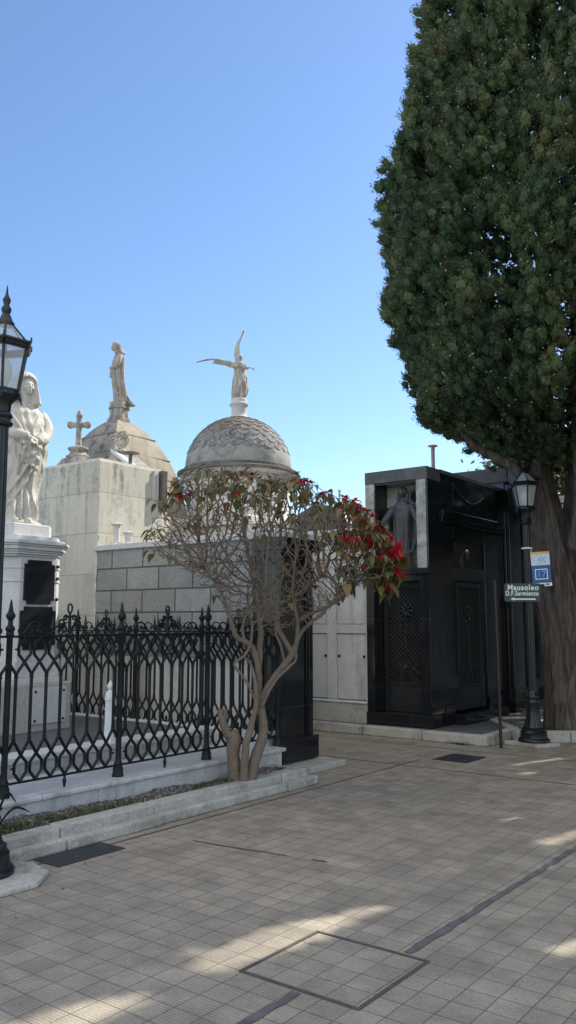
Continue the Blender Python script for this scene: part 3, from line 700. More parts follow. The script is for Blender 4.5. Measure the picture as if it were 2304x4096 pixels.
# tall cream tomb
r = thing('tomb', (-9.8, 8.2, 0), 'tall cream rendered tomb with stained square walls behind the statue', 'tomb')
b = MB(); b.box(-10.9, -8.802, 7.405, 8.62, 0, 3.80); b.build('wall', M['cream'], r, bevel=.012)
b = MB(); b.box(-10.88, -8.83, 7.43, 8.6, 3.801, 3.835); b.build('roof_slab', M['cream_plain'], r)
b = MB(); b.box(-8.80, -8.775, 8.42, 8.50, 3.36, 3.80); b.build('marble_strip', M['marble_old'], r)
b = MB(); b.box(-8.80, -8.72, 8.525, 8.62, 3.2, 3.80); b.build('dark_strip', M['granite_brown'], r)
rr = random.Random(4)
b = MB()
for i in range(46):                                     # broken render edge along the corner joint
    z = 1.2+2.4*rr.random()*.55; b.ball((-8.80, 7.405, z), (.012+.02*rr.random(), .012+.012*rr.random(), .03+.05*rr.random()), 6, 4)
b.build('broken_edge', M['cream_plain'], r)
vent(-8.9, 8.05, 3.83, .17, .028, .13, 'wide capped vent pipe on the roof of the cream tomb', M['rim_dark'], cm='rim_dark')

# tomb with gable and cross behind the cream one
r = thing('tomb', (-10.6, 9.2, 0), 'tomb with white gable and round pediments, seen over the cream tomb', 'tomb')
b = MB(); b.box(-11.6, -9.7, 8.64, 9.15, 0, 3.72); b.build('wall', M['cornice'], r)
b = MB(); b.extrude([(-9.95, 8.66, 3.72), (-9.95, 9.16, 3.72), (-9.95, 8.91, 3.72+.02)], (.1, 0, 0)); b.build('ridge', M['cornice'], r)
b = MB()
b.extrude([(-10.75, 8.64, 3.73), (-9.2, 8.64, 3.73), (-9.95, 8.64, 4.25)], (0, .5, 0)); b.build('gable', M['statue_old'], r)
b = MB(); b.extrude([(-9.97, 8.60, 4.25), (-9.97, 8.60, 4.30), (-9.15, 8.60, 3.77), (-9.15, 8.60, 3.71)], (0, .14, 0)); b.build('gable_moulding', M['marble'], r)
def arch_ped(x, y, z, R):
    b = MB(); pts = [(x+R*math.cos(a*PI/16), y, z+R*math.sin(a*PI/16)) for a in range(17)]; b.extrude(pts, (0, .3, 0)); b.build('round_pediment', M['statue_old'], r)
    b = MB(); b.tube([(x+R*math.cos(a*PI/16), y-.02, z+R*math.sin(a*PI/16)) for a in range(17)], .035, 8); b.build('arch_moulding', M['marble_old'], r, smooth=60)
    b = MB(); rr = random.Random(6)
    for i in range(26): a = rr.random()*PI; q = R*.65*math.sqrt(rr.random()); b.ball((x+q*math.cos(a), y-.02, z+.03+q*.8*math.sin(a)), .035*rr.uniform(.5, 1.1), 6, 4)
    b.build('relief', M['statue_old'], r)
b = MB(); b.box(-11.4, -10.62, 8.62, 8.9, 3.7, 3.93); b.build('attic', M['statue_old'], r)
arch_ped(-11.02, 8.58, 3.94, .29)
CR = Vector((-10.78, 8.62, 4.10))
c = thing('stone_cross', CR, 'weathered stone cross with round arm ends on a moulded base, above the cream tomb', 'cross')
b = MB(); b.box(CR.x-.22, CR.x+.22, CR.y-.16, CR.y+.16, 3.70, CR.z+.14); b.lathe([(.19,.14),(.20,.17),(.15,.20),(.12,.24),(.17,.29),(.17,.31),(.10,.34)], CR, 12); b.build('base', M['statue_old'], c, smooth=40)
b = MB(); q = CR
b.tube([q+UP*.33, q+UP*.84], [.050, .044], 8); b.tube([q-RT*.13+UP*.70, q+RT*.13+UP*.70], .046, 8)
for p_ in (q-RT*.14+UP*.70, q+RT*.14+UP*.70): b.ball(p_, (.058, .058, .062), 10, 7)
b.lathe([(.052,.83),(.060,.86),(.046,.88),(.032,.92),(.004,.95)], q, 10); b.ball(q+UP*.70, (.066, .066, .07), 10, 7)
b.build('shaft', M['statue_old'], c, smooth=50)
U0 = Vector((-9.92, 8.78, 4.26))
c = thing('urn', U0, 'small stone urn of carved flowers on the white gable ridge', 'urn')
b = MB(); b.lathe([(.10,0),(.10,.03),(.05,.06),(.06,.09),(.11,.14),(.12,.18)], U0, 12); b.build('bowl', M['angel'], c, smooth=50)
b = MB(); rr = random.Random(8)
for i in range(90): a = rr.random()*2*PI; e = rr.random(); b.ball(U0+Vector((.14*math.cos(a)*math.sqrt(1-e*e*.6)*rr.uniform(.5, 1), .14*math.sin(a)*math.sqrt(1-e*e*.6)*rr.uniform(.5, 1), .16+.17*e)), (.016*rr.uniform(.6, 1.6), .016*rr.uniform(.6, 1.6), .02*rr.uniform(.6, 1.4)), 6, 4)
b.build('flowers', M['angel'], c, smooth=80)

# square domed tomb
DX, DY = -10.99, 9.65
r = thing('domed_tomb', (DX, DY, 0), 'tomb with a square tan cement dome in three stepped courses carrying a cloaked statue', 'domed tomb')
b = MB(); b.box(DX-1.0, DX+1.0, DY-.55, DY+1.0, 0, 3.35); b.build('wall', M['cream_plain'], r)
prof = [(3.35, 1.78), (3.6, 1.68), (3.9, 1.57), (4.12, 1.46), (4.3, 1.335), (4.46, 1.205), (4.62, 1.05), (4.76, .88), (4.9, .675), (5.0, .49), (5.07, .33)]
def dome_side(i, mat, nm):                              # 0:-Y 1:+X 2:+Y 3:-X
    b = MB(); vs = []; fs = []
    n = 6
    for z, w in prof:
        h = w/2
        cs = [(DX-h, DY-h), (DX+h, DY-h), (DX+h, DY+h), (DX-h, DY+h)]; a, c = cs[i], cs[(i+1) % 4]
        nv = [(0, -1), (1, 0), (0, 1), (-1, 0)][i]
        for k in range(n+1):
            t = k/n; bl = .03*h*math.sin(PI*t); vs.append((a[0]+(c[0]-a[0])*t+nv[0]*bl, a[1]+(c[1]-a[1])*t+nv[1]*bl, z))
    for j in range(len(prof)-1):
        for k in range(n): a = j*(n+1)+k; fs.append((a, a+1, a+n+2, a+n+1))
    b.add(vs, fs); b.build(nm, mat, r, smooth=50)
for i, mt in ((0, 'dome_shade_side'), (1, 'dome_tan'), (2, 'dome_tan'), (3, 'dome_shade_side')): dome_side(i, M[mt], 'dome_face')  # sunward faces tan, the others with shade in their colour
b = MB()
for z, w in ((4.40, 1.262), (4.76, .895), (4.02, 1.52)):
    h = w/2+.012; b.box(DX-h, DX+h, DY-h, DY+h, z-.007, z+.007)
b.build('course_ledge', M['rim_dark'], r)
b = MB(); b.prism(chamf(.19, .10, DX, DY), 5.06, 5.12); b.prism(chamf(.165, .09, DX, DY), 5.12, 5.16); b.prism(chamf(.155, .085, DX, DY), 5.16, 5.30); b.prism(chamf(.175, .095, DX, DY), 5.30, 5.335); b.prism(chamf(.16, .09, DX, DY), 5.335, 5.42); b.build('dome_pedestal', M['statue_old'], r, bevel=.006)

# cloaked woman on it, seen from her left side (local +x is where she faces)
sb = MB()
loft(sb, [(-.06, -.12, 0, .26, .16), (0, -.09, 0, .235, .165), (.06, -.06, 0, .205, .16), (.25, -.01, 0, .165, .155), (.5, .035, 0, .155, .17), (.75, .055, 0, .16, .185), (.95, .05, 0, .155, .20), (1.08, .035, 0, .135, .19), (1.17, .035, 0, .10, .14), (1.25, .06, 0, .07, .08), (1.33, .09, 0, .05, .055)], 70, 120, foldfn(7, .17, .05, 1.25, 4.2, .35))
hood(sb, (.105, 0, 1.375), .088, 1.20, .80, 2, .30); face(sb, (.150, 0, 1.345), .076)
for s in (-1, 1):
    sb.tube(smooth_path([(.03, s*.16, 1.10), (.06, s*.20, .96), (.12, s*.17, .82), (.22, s*.06, .84)], 4), smooth_rad([.07, .07, .06, .035], 4), 10); hand(sb, (.21, s*.06, .84), (.4, -s*.8, .1), (1, 0, .2), .12, .3)
for i in range(14): sb.ball((.17+.06*random.random(), .1*(random.random()-.5), .62+.18*random.random()), .026, 6, 4)
for pts, q in ((((-.06, .15, 1.10), (-.07, .165, .6), (-.16, .135, .02)), .024), (((.02, .17, 1.0), (.0, .165, .5), (-.04, .15, .0)), .022), (((.12, .14, .8), (.09, .15, .4), (.03, .14, .02)), .018)):
    for s in (1, -1): sb.tube(smooth_path([(a, s*bb, c) for a, bb, c in pts], 8), smooth_rad([q*.7, q, q], 8), 8)
ang = math.atan2(-RT.y-.25*RT.x, -RT.x+.25*RT.y)
finish(sb, 'statue', M['statue_old'], (DX, DY, 5.42), math.atan2((-RT-FW*.25).y, (-RT-FW*.25).x), .745, 'weathered grey statue of a hooded cloaked woman on top of the square tan dome', 'statue', .0115)

# round scale-tiled dome
QX, QY, QZ, QR = -10.4, 12.2, 4.53, 1.035
r = thing('domed_tomb', (QX, QY, 0), 'tomb with a round grey dome of scale tiles carrying a winged angel', 'domed tomb')
b = MB(); b.box(QX-1.35, QX+1.35, QY-1.35, QY+1.35, 0, 3.25); b.build('wall', M['white_wall'], r)
b = MB(); b.box(QX-1.5, QX+1.5, QY-1.5, QY+1.5, 3.252, 3.40); b.box(QX-1.42, QX+1.42, QY-1.42, QY+1.42, 3.15, 3.252); b.build('wall_cornice', M['marble_old'], r, bevel=.02)
b = MB(); b.lathe([(1.0, 3.40), (1.0, 4.24)], (QX, QY, 0), 48); b.build('drum', M['white_wall'], r, smooth=40)
b = MB(); b.lathe([(1.01, 4.24), (1.03, 4.27), (1.05, 4.27), (1.05, 4.31), (1.09, 4.33), (1.10, 4.36), (1.15, 4.385)], (QX, QY, 0), 64); b.build('dome_cornice', M['cornice'], r, smooth=30)
b = MB(); b.lathe([(1.15, 4.386), (1.185, 4.405), (1.19, 4.425), (1.185, 4.445), (1.10, 4.47), (1.06, 4.475), (1.06, 4.53)], (QX, QY, 0), 64); b.build('cornice_lip', M['rim_dark'], r, smooth=30)
b = MB()
for k in range(130):
    a = 2*PI*k/130; c, s = math.cos(a), math.sin(a); R0, R1, w = 1.045, 1.075, .016
    b.extrude([(QX+R0*c+w*s, QY+R0*s-w*c, 4.275), (QX+R0*c-w*s, QY+R0*s+w*c, 4.275), (QX+R1*c-w*s, QY+R1*s+w*c, 4.275), (QX+R1*c+w*s, QY+R1*s-w*c, 4.275)], (0, 0, .035))
b.build('dentils', M['marble_old'], r)
b = MB(); b.lathe([(QR*math.cos(i*PI/2/20), QZ+QR*math.sin(i*PI/2/20)) for i in range(20)], (QX, QY, 0), 64); b.build('dome', M['dome_grey'], r, smooth=60)
bg, bs = MB(), MB()
rows = 10
for j in range(rows):                                   # overlapping scale tiles, lower ones greyer
    e0 = RAD(17.5+j*7.2); n = max(9, int(27*math.cos(e0)**.85)+2); dl = RAD(10.5)
    for k in range(n):
        a = 2*PI*(k+.5*(j % 2))/n; hw = PI/n*1.02; pts = []
        for u, v in ((-1, 1.0), (1, 1.0), (1, .35), (.8, .08), (.45, -.12), (0, -.22), (-.45, -.12), (-.8, .08), (-1, .35)):
            e = e0+dl*v*.82; R = QR+.003+.010*(1-v)*.8
            pts.append(Vector((QX+R*math.cos(e)*math.cos(a+u*hw), QY+R*math.cos(e)*math.sin(a+u*hw), QZ+R*math.sin(e))))
        ce = Vector((math.cos(e0)*math.cos(a), math.cos(e0)*math.sin(a), math.sin(e0)))
        m_ = bs if (j >= 7 or (j >= 4 and noise.noise(Vector((math.cos(a)*2, math.sin(a)*2, j*.4))) > .05)) else bg
        m_.extrude(pts, ce*-.016)
bg.join(bs); bg.build('scale_tiles', M['dome_scale_tiles'], r)
b = MB(); b.lathe([(.19, 5.53), (.19, 5.57), (.16, 5.60), (.15, 5.64), (.148, 5.76), (.16, 5.79), (.19, 5.82), (.19, 5.845), (.15, 5.87), (.155, 5.93), (.14, 5.95)], (QX, QY, 0), 28); b.build('column', M['roof_pale'], r, smooth=35)

# angel: local +x faces the camera's right, wings up and to the left
sb = MB()
loft(sb, [(0, 0, .0, .15, .16), (.12, .01, -.01, .16, .19), (.35, .02, -.02, .155, .205), (.55, .02, -.02, .14, .18), (.68, .02, -.01, .115, .14), (.82, .01, .0, .115, .15), (.92, .01, 0, .085, .12), (.98, .01, 0, .045, .05), (1.03, .01, 0, .04, .045)], 50, 80, foldfn(6, .22, .07, .8, 7.7, 1.2))
face(sb, (.03, -.02, 1.09), .068); sb.ball((-.005, -.015, 1.105), (.075, .072, .085), 12, 8)
for i in range(14): a = i*.45; sb.ball((-.02+.05*math.cos(a), -.015+.07*math.sin(a), 1.07+.06*math.sin(a*1.7)), .026, 6, 4)
sb.tube(smooth_path([(.02, .12, .90), (.10, .19, .82), (.19, .08, .80), (.22, -.08, .80)], 4), smooth_rad([.042, .038, .03, .024], 4), 8); hand(sb, (.22, -.06, .80), (.2, -.9, 0), (0, 0, 1), .09)
sb.tube(smooth_path([(.02, -.12, .90), (.08, -.19, .80), (.17, -.18, .78), (.22, -.20, .77)], 4), smooth_rad([.042, .038, .03, .022], 4), 8); hand(sb, (.22, -.19, .77), (.3, -.6, -.1), (0, 0, 1), .09)
sb.tube([(.25, .30, .86), (.24, -.32, .76)], [.012, .016], 6); sb.ball((.24, -.34, .745), .026, 8, 6)
for pts, q in ((((.1, .06, .6), (.13, .08, .3), (.12, .12, .0)), .026), (((.1, -.06, .6), (.14, -.04, .3), (.13, -.05, .0)), .028), (((.06, .12, .6), (.06, .17, .3), (.02, .17, -.02)), .03), (((.12, .0, .66), (.15, -.12, .45), (.08, -.17, .25)), .026), (((.08, -.1, .5), (.1, -.16, .3), (.1, -.15, .1)), .022)): sb.tube(smooth_path(pts, 6), smooth_rad([q*.6, q, q], 6), 8)
def wing(mb, spine, width, back):
    """spine: from the shoulder to the tip; feathers hang off it along 'back'"""
    P = smooth_path(spine, 6); n = len(P); back = Vector(back)
    for i in range(n-1):
        w = width(i/(n-1)); t = (P[i+1]-P[i]).normalized()
        mb.tube([P[i], P[i+1]], .026*(1-.55*i/n), 7)
        for k in range(2):
            o = P[i]+(P[i+1]-P[i])*(k*.5); d = (back+t*1.0).normalized(); ln = w*(.75+.35*((i*2+k) % 3)/2)
            mb.tube([o, o+d*ln*.5, o+d*ln], [.022, .022, .008], 6)
wing(sb, [(-.05, -.05, .93), (-.10, -.02, 1.10), (-.10, .0, 1.35), (-.09, -.03, 1.60), (-.08, -.12, 1.86)], lambda t: .23*(1-.55*t), (-.25, .22, -.8))
wing(sb, [(-.05, .06, .92), (-.10, .20, 1.0), (-.10, .36, 1.03), (-.08, .55, 1.045)], lambda t: .18, (-.2, .15, -.9))
sb.tube(smooth_path([(-.08, .52, 1.045), (-.06, .72, 1.03), (-.04, .92, .98), (-.02, 1.08, .92)], 5), smooth_rad([.032, .026, .024, .022], 5), 8)
CAMDIR = math.atan2(-FW.y, -FW.x)
# in view terms: local +y is the viewer's left when local +x points to the camera
def flip(mb): mb.v = [(x, -y, z) for x, y, z in mb.v]; mb.f = [f[::-1] for f in mb.f]
flip(sb)
finish(sb, 'angel_statue', M['angel'], (QX, QY, 5.94), CAMDIR+RAD(10), .78, 'weathered angel statue with one wing raised and one stretched out, on the round scale-tiled dome', 'statue', .0115)

# low pale tombs seen through the poinsettia, and the dark vaulted one
def simple_tomb(x0, x1, y0, y1, h, mat, label, roof='flat', rmat=None, cat='tomb', door=True):
    r = thing('tomb', ((x0+x1)/2, (y0+y1)/2, 0), label, cat)
    b = MB(); b.box(x0, x1, y0, y1, 0, h); b.build('wall', mat, r)
    b = MB(); b.box(x0-.06, x1+.06, y0-.06, y1+.06, h-.28, h-.20); b.box(x0-.10, x1+.10, y0-.10, y1+.10, h+.001, h+.09); b.build('cornice', M['cornice'], r, bevel=.012)
    b = MB()
    if roof == 'flat': b.box(x0+.05, x1-.05, y0+.05, y1-.05, h+.091, h+.15)
    elif roof == 'gable':
        b.extrude([(x0, y0, h+.091), (x1, y0, h+.091), ((x0+x1)/2, y0, h+.091+.3*(x1-x0))], (0, y1-y0, 0))
    elif roof == 'vault':
        b.extrude([((x0+x1)/2+(x1-x0)/2*math.cos(PI*a/20), y0, h+.091+(x1-x0)*.42*math.sin(PI*a/20)) for a in range(21)], (0, y1-y0, 0))
    b.build('roof', rmat or M['roof_pale'], r, smooth=40)
    if door:
        cy = (y0+y1)/2; b = MB(); b.box(x1, x1+.02, cy-.4, cy+.4, .12, 2.1); b.build('door', M['bronze'], r)
    return r
simple_tomb(-8.95, -7.62, 9.65, 10.35, 2.85, M['white_wall'], 'small white tomb with a flat roof half hidden behind the poinsettia crown', 'flat')
simple_tomb(-9.15, -7.85, 12.2, 14.4, 3.05, M['cornice'], 'tomb with a dark barrel vault roof behind the poinsettia', 'vault', M['granite_brown'])
vent(-8.42, 12.5, 3.55, .42, .018, .03, 'thin metal vent pipe on the dark vaulted tomb', M['steel'])
vent(-8.32, 12.6, 3.55, .42, .018, .03, 'thin metal vent pipe on the dark vaulted tomb', M['steel'])
bgm = [M['white_wall'], M['cream_plain'], M['cornice'], M['granite_pale'], M['granite_brown']]
rr = random.Random(21)
for i, (x, y, w, d, h, rf) in enumerate(((-13.6, 10.2, 1.9, 2.2, 3.1, 'gable'), (-13.4, 6.6, 2.0, 2.4, 3.3, 'flat'), (-13.6, 3.4, 2.1, 2.4, 3.6, 'vault'), (-13.6, .2, 2.0, 2.4, 3.2, 'gable'), (-15.4, 13.4, 2.2, 2.6, 3.3, 'flat'), (-12.3, 16.3, 2.2, 2.4, 3.2, 'vault'), (-9.6, 17.5, 2.2, 2.4, 3.4, 'flat'), (-18, 18, 2.6, 2.6, 3.6, 'gable'))):
    simple_tomb(x-w/2, x+w/2, y-d/2, y+d/2, h, bgm[i % 4], ['white', 'cream', 'stained grey', 'pale granite'][i % 4]+' tomb hidden in the rows behind, '+['far gabled', 'flat roofed', 'vaulted', 'gabled', 'set back flat roofed', 'far vaulted', 'far flat roofed', 'farthest gabled'][i], rf, bgm[(i+1) % 4])

# ------------------------------------------------------------------ white marble niche wall beside the mausoleum
r = thing('marble_vault', (-7.6, 11.2, .12), 'white marble burial vault wall with small dark knobs on its doors, beside black mausoleum', 'burial vault')
b = MB(); b.box(-8.9, -6.66, 10.80, 12.0, .12, 2.93); b.build('wall', M['marble_old'], r)
b = MB(); b.box(-8.92, -6.604, 10.70, 10.80, .12, .40); b.build('base', M['kerb'], r, bevel=.006)
b = MB(); b.tube([(-8.92, 10.70, .42), (-6.604, 10.70, .42)], .022, 8); b.build('base_moulding', M['marble'], r, smooth=60)
b = MB()
for x0, x1 in ((-8.9, -8.72), (-8.05, -7.88), (-7.33, -7.165), (-6.64, -6.604)): b.box(x0, x1, 10.725, 10.799, .445, 2.93)
for z0, z1 in ((1.43, 1.565), (2.30, 2.42), (2.82, 2.93)):
    for x0, x1 in ((-8.718, -8.052), (-7.878, -7.332), (-7.163, -6.642)): b.box(x0, x1, 10.728, 10.799, z0, z1)
b.build('frame', M['marble'], r, bevel=.004)
for x0, x1 in ((-8.718, -8.052), (-7.878, -7.332), (-7.163, -6.642)):
    for z0, z1 in ((.45, 1.425), (1.57, 2.295), (2.425, 2.815)):
        b = MB(); b.box(x0+.006, x1-.006, 10.752, 10.798, z0+.004, z1-.006); p = b.build('niche_door', M['marble_old'] if x0 > -7.2 or z0 > 1 else M['marble'], r, bevel=.003)
        if z0 < 1:
            for xx in (x0+.045, x1-.035):
                b = MB(); b.ball((xx, 10.74, 1.09), .021, 8, 6); b.build('knob', M['iron'], p, smooth=80)
b = MB(); b.box(-8.95, -6.61, 10.68, 12.05, 2.932, 3.02); b.build('roof_slab', M['roof_pale'], r, bevel=.01)
b = MB(); b.box(-6.72, -6.625, 11.02, 11.3, 3.022, 3.73); b.build('upright', M['white_wall'], r, bevel=.004)

# ------------------------------------------------------------------ black mausoleum
X0, X1, Y0, Y1 = -6.60, -5.55, 10.70, 13.38
r = thing('mausoleum', ((X0+X1)/2, 11.9, .125), 'black granite mausoleum with lattice bronze doors and a statue niche above the front door', 'mausoleum')
K = M['granite_black']
b = MB(); b.box(X0, X1-.10, 11.12, Y1, .125, 3.80); b.build('core', K, r)
b = MB(); b.box(X0-.01, X1+.012, Y0-.015, Y0+.42, .125, .30); b.build('plinth', K, r, bevel=.006); b = MB(); b.box(X1-.10, X1+.015, Y0+.421, 11.42, .125, .42); b.build('plinth', K, r, bevel=.006); b = MB(); b.box(X1-.10, X1+.015, 12.66, Y1, .125, .42); b.build('plinth', K, r, bevel=.006)
b = MB(); b.box(X0, X0+.14, Y0, 11.11, .302, 2.28); b.build('front_jamb', K, r, bevel=.006); b = MB(); b.box(X1-.16, X1, Y0, 11.11, .302, 2.28); b.build('front_jamb', K, r, bevel=.006)
b = MB(); b.box(X0-.005, X1+.01, Y0-.03, 11.11, 2.282, 2.37); b.box(X0+.142, X1-.162, Y0+.04, 11.11, 2.19, 2.281); b.build('sill', K, r, bevel=.006)
b = MB(); b.box(X0, X0+.155, Y0, 11.11, 2.372, 3.66); b.build('niche_pilaster', M['granite_pale'], r, bevel=.005); b = MB(); b.box(X1-.185, X1-.03, Y0, 11.11, 2.372, 3.66); b.build('niche_pilaster', M['granite_pale'], r, bevel=.005)
b = MB(); b.box(X1-.029, X1, Y0+.004, 11.11, 2.372, 3.66); b.build('corner_strip', K, r)
b = MB(); b.box(X0, X1, Y0-.008, 11.11, 3.662, 3.845); b.build('lintel', M['granite_brown'], r, bevel=.006)
b = MB(); b.box(X0+.158, X1-.188, 11.07, 11.11, 2.372, 3.66); b.build('niche_back', M['granite_pale'], r)
b = MB(); b.box(X0+.156, X0+.17, Y0+.03, 11.068, 2.373, 3.655); b.box(X0+.171, X1-.188, Y0+.03, 11.068, 3.64, 3.659); b.box(X0+.171, X0+.27, 10.98, 11.068, 2.373, 3.32); b.build('niche_lining', K, r)
b = MB(); b.box(X0+.17, X1-.187, Y0+.02, 11.06, 2.372, 2.40); b.build('niche_floor', K, r)
b = MB(); b.box(X0-.004, X1+.004, 11.112, Y1, 3.80, 3.852); b.build('roof', M['granite_brown'], r)
# side wall with door and grille openings
b = MB(); Ya, Yb, Yc, Yd = 11.50, 11.58, 12.48, 12.62
b.box(X1-.10, X1, 11.112, Ya, .422, 3.04); b.box(X1-.10, X1, Yd, Y1, .422, 3.04); b.box(X1-.10, X1, Ya+.001, Yd-.001, 2.82, 3.04); b.box(X1-.10, X1, Ya+.001, Yd-.001, 2.22, 2.42)
b.build('side_wall', K, r, bevel=.004)
b = MB(); b.box(X1-.10, X1-.03, Ya+.001, Yb+.03, .3, 2.218); b.box(X1-.10, X1-.03, Yc, Yd-.001, .3, 2.218); b.build('side_door_jamb', K, r)
b = MB(); b.box(X1-.10, X1+.022, 11.112, Y1, 3.06, 3.13); b.box(X1-.10, X1+.042, 11.112, Y1, 3.131, 3.25); b.build('side_cornice', K, r, bevel=.008)
b = MB(); b.box(X1-.10, X1-.005, 11.112, Y1, 3.252, 3.80); b.build('side_frieze', K, r)
b = MB(); b.box(X1+.016, X1+.20, 11.35, 12.95, .125, .27); b.build('step', K, r, bevel=.008)
b = MB()                                               # carved garland on the frieze
for y0 in (11.55,):
    P = [(X1+.004, y0+1.2*t, 3.66-.22*math.sin(PI*t)) for t in [i/14 for i in range(15)]]
    b.tube(P, [.006+.014*math.sin(PI*i/14) for i in range(15)], 8)
    for yy in (y0-.02, y0+1.22):
        b.ball((X1-.003, yy, 3.66), (.014, .05, .05), 10, 6); b.tube([(X1-.002, yy, 3.62), (X1-.002, yy-.02, 3.36)], [.016, .008], 8)
    rr = random.Random(12)
    for i in range(30): t = rr.random(); b.ball((X1+.006, y0+1.2*t, 3.66-.22*math.sin(PI*t)+rr.uniform(-.04, .03)), rr.uniform(.012, .02), 7, 5)
b.build('garland', M['granite_carved'], r, smooth=60)
def lattice_door(fn, W, H, name, rail=.42, ornate=True):
    """fn(u, v, depth) -> world; u across (0..W), v up (0..H)"""
    b = MB()
    def bx(u0, u1, v0, v1, d0, d1):
        P = [fn(u, v, d) for d in (d0, d1) for u, v in ((u0, v0), (u1, v0), (u1, v1), (u0, v1))]
        b.add(P, [(3,2,1,0),(4,5,6,7),(0,1,5,4),(1,2,6,5),(2,3,7,6),(3,0,4,7)])
    f = .075
    bx(0, f, 0, H, 0, .05); bx(W-f, W, 0, H, 0, .05); bx(f, W-f, H-f, H, .001, .049); bx(f, W-f, 0, rail, .001, .044); bx(f+.03, W-f-.03, .06, rail-.07, .045, .055)
    for q in range(3): bx(f, W-f, rail-.03+q*.03, rail-.012+q*.03, .045, .062-.004*q)
    d = b.build(name, M['bronze'], r, bevel=0)
    g = MB(); u0, u1, v0, v1 = f, W-f, rail+.05, H-f; st = .066; w = u1-u0; h = v1-v0
    for s in (1, -1):
        c = -h
        while c < w:
            a = max(0, c); e = min(w, c+h)
            if e > a:
                ua, ub = (a, e) if s == 1 else (w-a, w-e); g.tube([fn(u0+ua, v0+(a-c), .02), fn(u0+ub, v0+(e-c), .02)], .0062, 5)
            c += st
    g.build('lattice', M['bronze_grille'], d, smooth=60)
    if ornate:
        o = MB(); cx = W/2; cy = v1-.26*h/1.2-.06
        for k in range(8):
            a = k*PI/4; o.tube([fn(cx+.02*math.cos(a), cy+.02*math.sin(a), .034), fn(cx+.075*math.cos(a), cy+.075*math.sin(a), .044), fn(cx+.11*math.cos(a), cy+.11*math.sin(a), .034)], [.012, .026, .014], 7)
        o.tube([fn(cx+.125*math.cos(a*PI/12), cy+.125*math.sin(a*PI/12), .034) for a in range(24)], .011, 6, True)
        for s in (1, -1):
            for k, (yy, rr_) in enumerate(((.13, .05), (.05, .04), (-.02, .045), (.19, .04))):
                o.tube([fn(cx+s*x, y, .034) for x, y in [(px_, v0+py_) for px_, py_ in [(q_[0], q_[1]) for q_ in spiral((.07+.02*k, yy), rr_, k, 1.5, 1)]]], .010, 6)
            o.tube([fn(cx+s*(.02+.03*i), v0+.25-.028*i+.012*math.sin(i*2), .034) for i in range(8)], .011, 6)
        for k in range(7):
            a = PI*.1+k*PI*.8/6; o.tube([fn(cx, v0+.16, .034), fn(cx+.11*math.cos(a), v0+.16+.11*math.sin(a), .04)], [.014, .008], 6)
        o.tube([fn(cx, v0+.27, .034), fn(cx, cy-.14, .034)], .011, 6)
        for k in range(9): yy = v0+.33+k*(cy-.2-v0-.33)/8; o.tube([fn(cx, yy, .034), fn(cx+(.05 if k % 2 else -.05), yy+.05, .036)], [.012, .004], 6)
        for s in (1, -1):
            for k in range(3): o.tube([fn(cx+s*x, y, .034) for x, y in spiral((.10+.01*k, cy-.16-.075*k), .035, k, 1.3, 1)], .009, 6)
        o.build('ornament', M['bronze'], d, smooth=70)
    k = MB(); bx_ = [fn(u, v, -.05) for u, v in ((f, rail), (W-f, rail), (W-f, H-f), (f, H-f))]; k.add(bx_, [(0,1,2,3)])
    return d
lattice_door(lambda u, v, d: (X0+.15+u, 11.0-d-.0, .305+v), .735, 1.88, 'front_door')
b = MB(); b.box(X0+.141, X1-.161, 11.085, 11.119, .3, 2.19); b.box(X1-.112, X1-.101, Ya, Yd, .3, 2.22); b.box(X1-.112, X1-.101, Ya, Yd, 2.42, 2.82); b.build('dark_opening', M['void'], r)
lattice_door(lambda u, v, d: (X1-.075+d, Yb+.035+u, .30+v), .86, 1.9, 'side_door', .36)
b = MB(); g = MB(); w, h = Yd-Ya, .40
for s in (1, -1):
    c = -h
    while c < w:
        a = max(0, c); e = min(w, c+h)
        if e > a:
            ua, ub = (a, e) if s == 1 else (w-a, w-e); b.tube([(X1-.05, Ya+ua, 2.42+a-c), (X1-.05, Ya+ub, 2.42+e-c)], .0085, 5)
        c += .075
b.build('transom_grille', M['bronze_grille'], r, smooth=60)
b = MB(); b.ball((X1-.035, (Ya+Yd)/2, 2.62), (.02, .10, .10), 12, 8); b.build('transom_ornament', M['bronze'], r, smooth=60)
vent(-6.22, 12.22, 3.85, .62, .032, .085, 'tall pale vent pipe with flat cap on the mausoleum roof', M['pink_pipe'])

# figure with lowered open arms in the niche (faces -Y)
sb = MB()
loft(sb, [(0, 0, 0, .15, .195), (.1, 0, 0, .145, .185), (.5, 0, 0, .135, .17), (.9, .0, 0, .135, .18), (1.1, 0, 0, .14, .20), (1.3, 0, 0, .13, .215), (1.4, 0, 0, .10, .16), (1.46, 0, 0, .06, .07), (1.54, .01, 0, .05, .055)], 60, 80, foldfn(8, .10, .02, 1.2, 9.1, .3))
face(sb, (.03, 0, 1.63), .098); sb.ball((-.02, 0, 1.645), (.115, .12, .125), 14, 10)
sb.tube(smooth_path([(-.03, .09, 1.65), (-.03, .11, 1.52), (.0, .10, 1.43)], 4), [.035]*9, 8); sb.tube(smooth_path([(-.03, -.09, 1.65), (-.03, -.11, 1.52), (.0, -.10, 1.43)], 4), [.035]*9, 8)
sb.tube([(.07, 0, 1.55), (.085, 0, 1.50)], [.04, .02], 8)
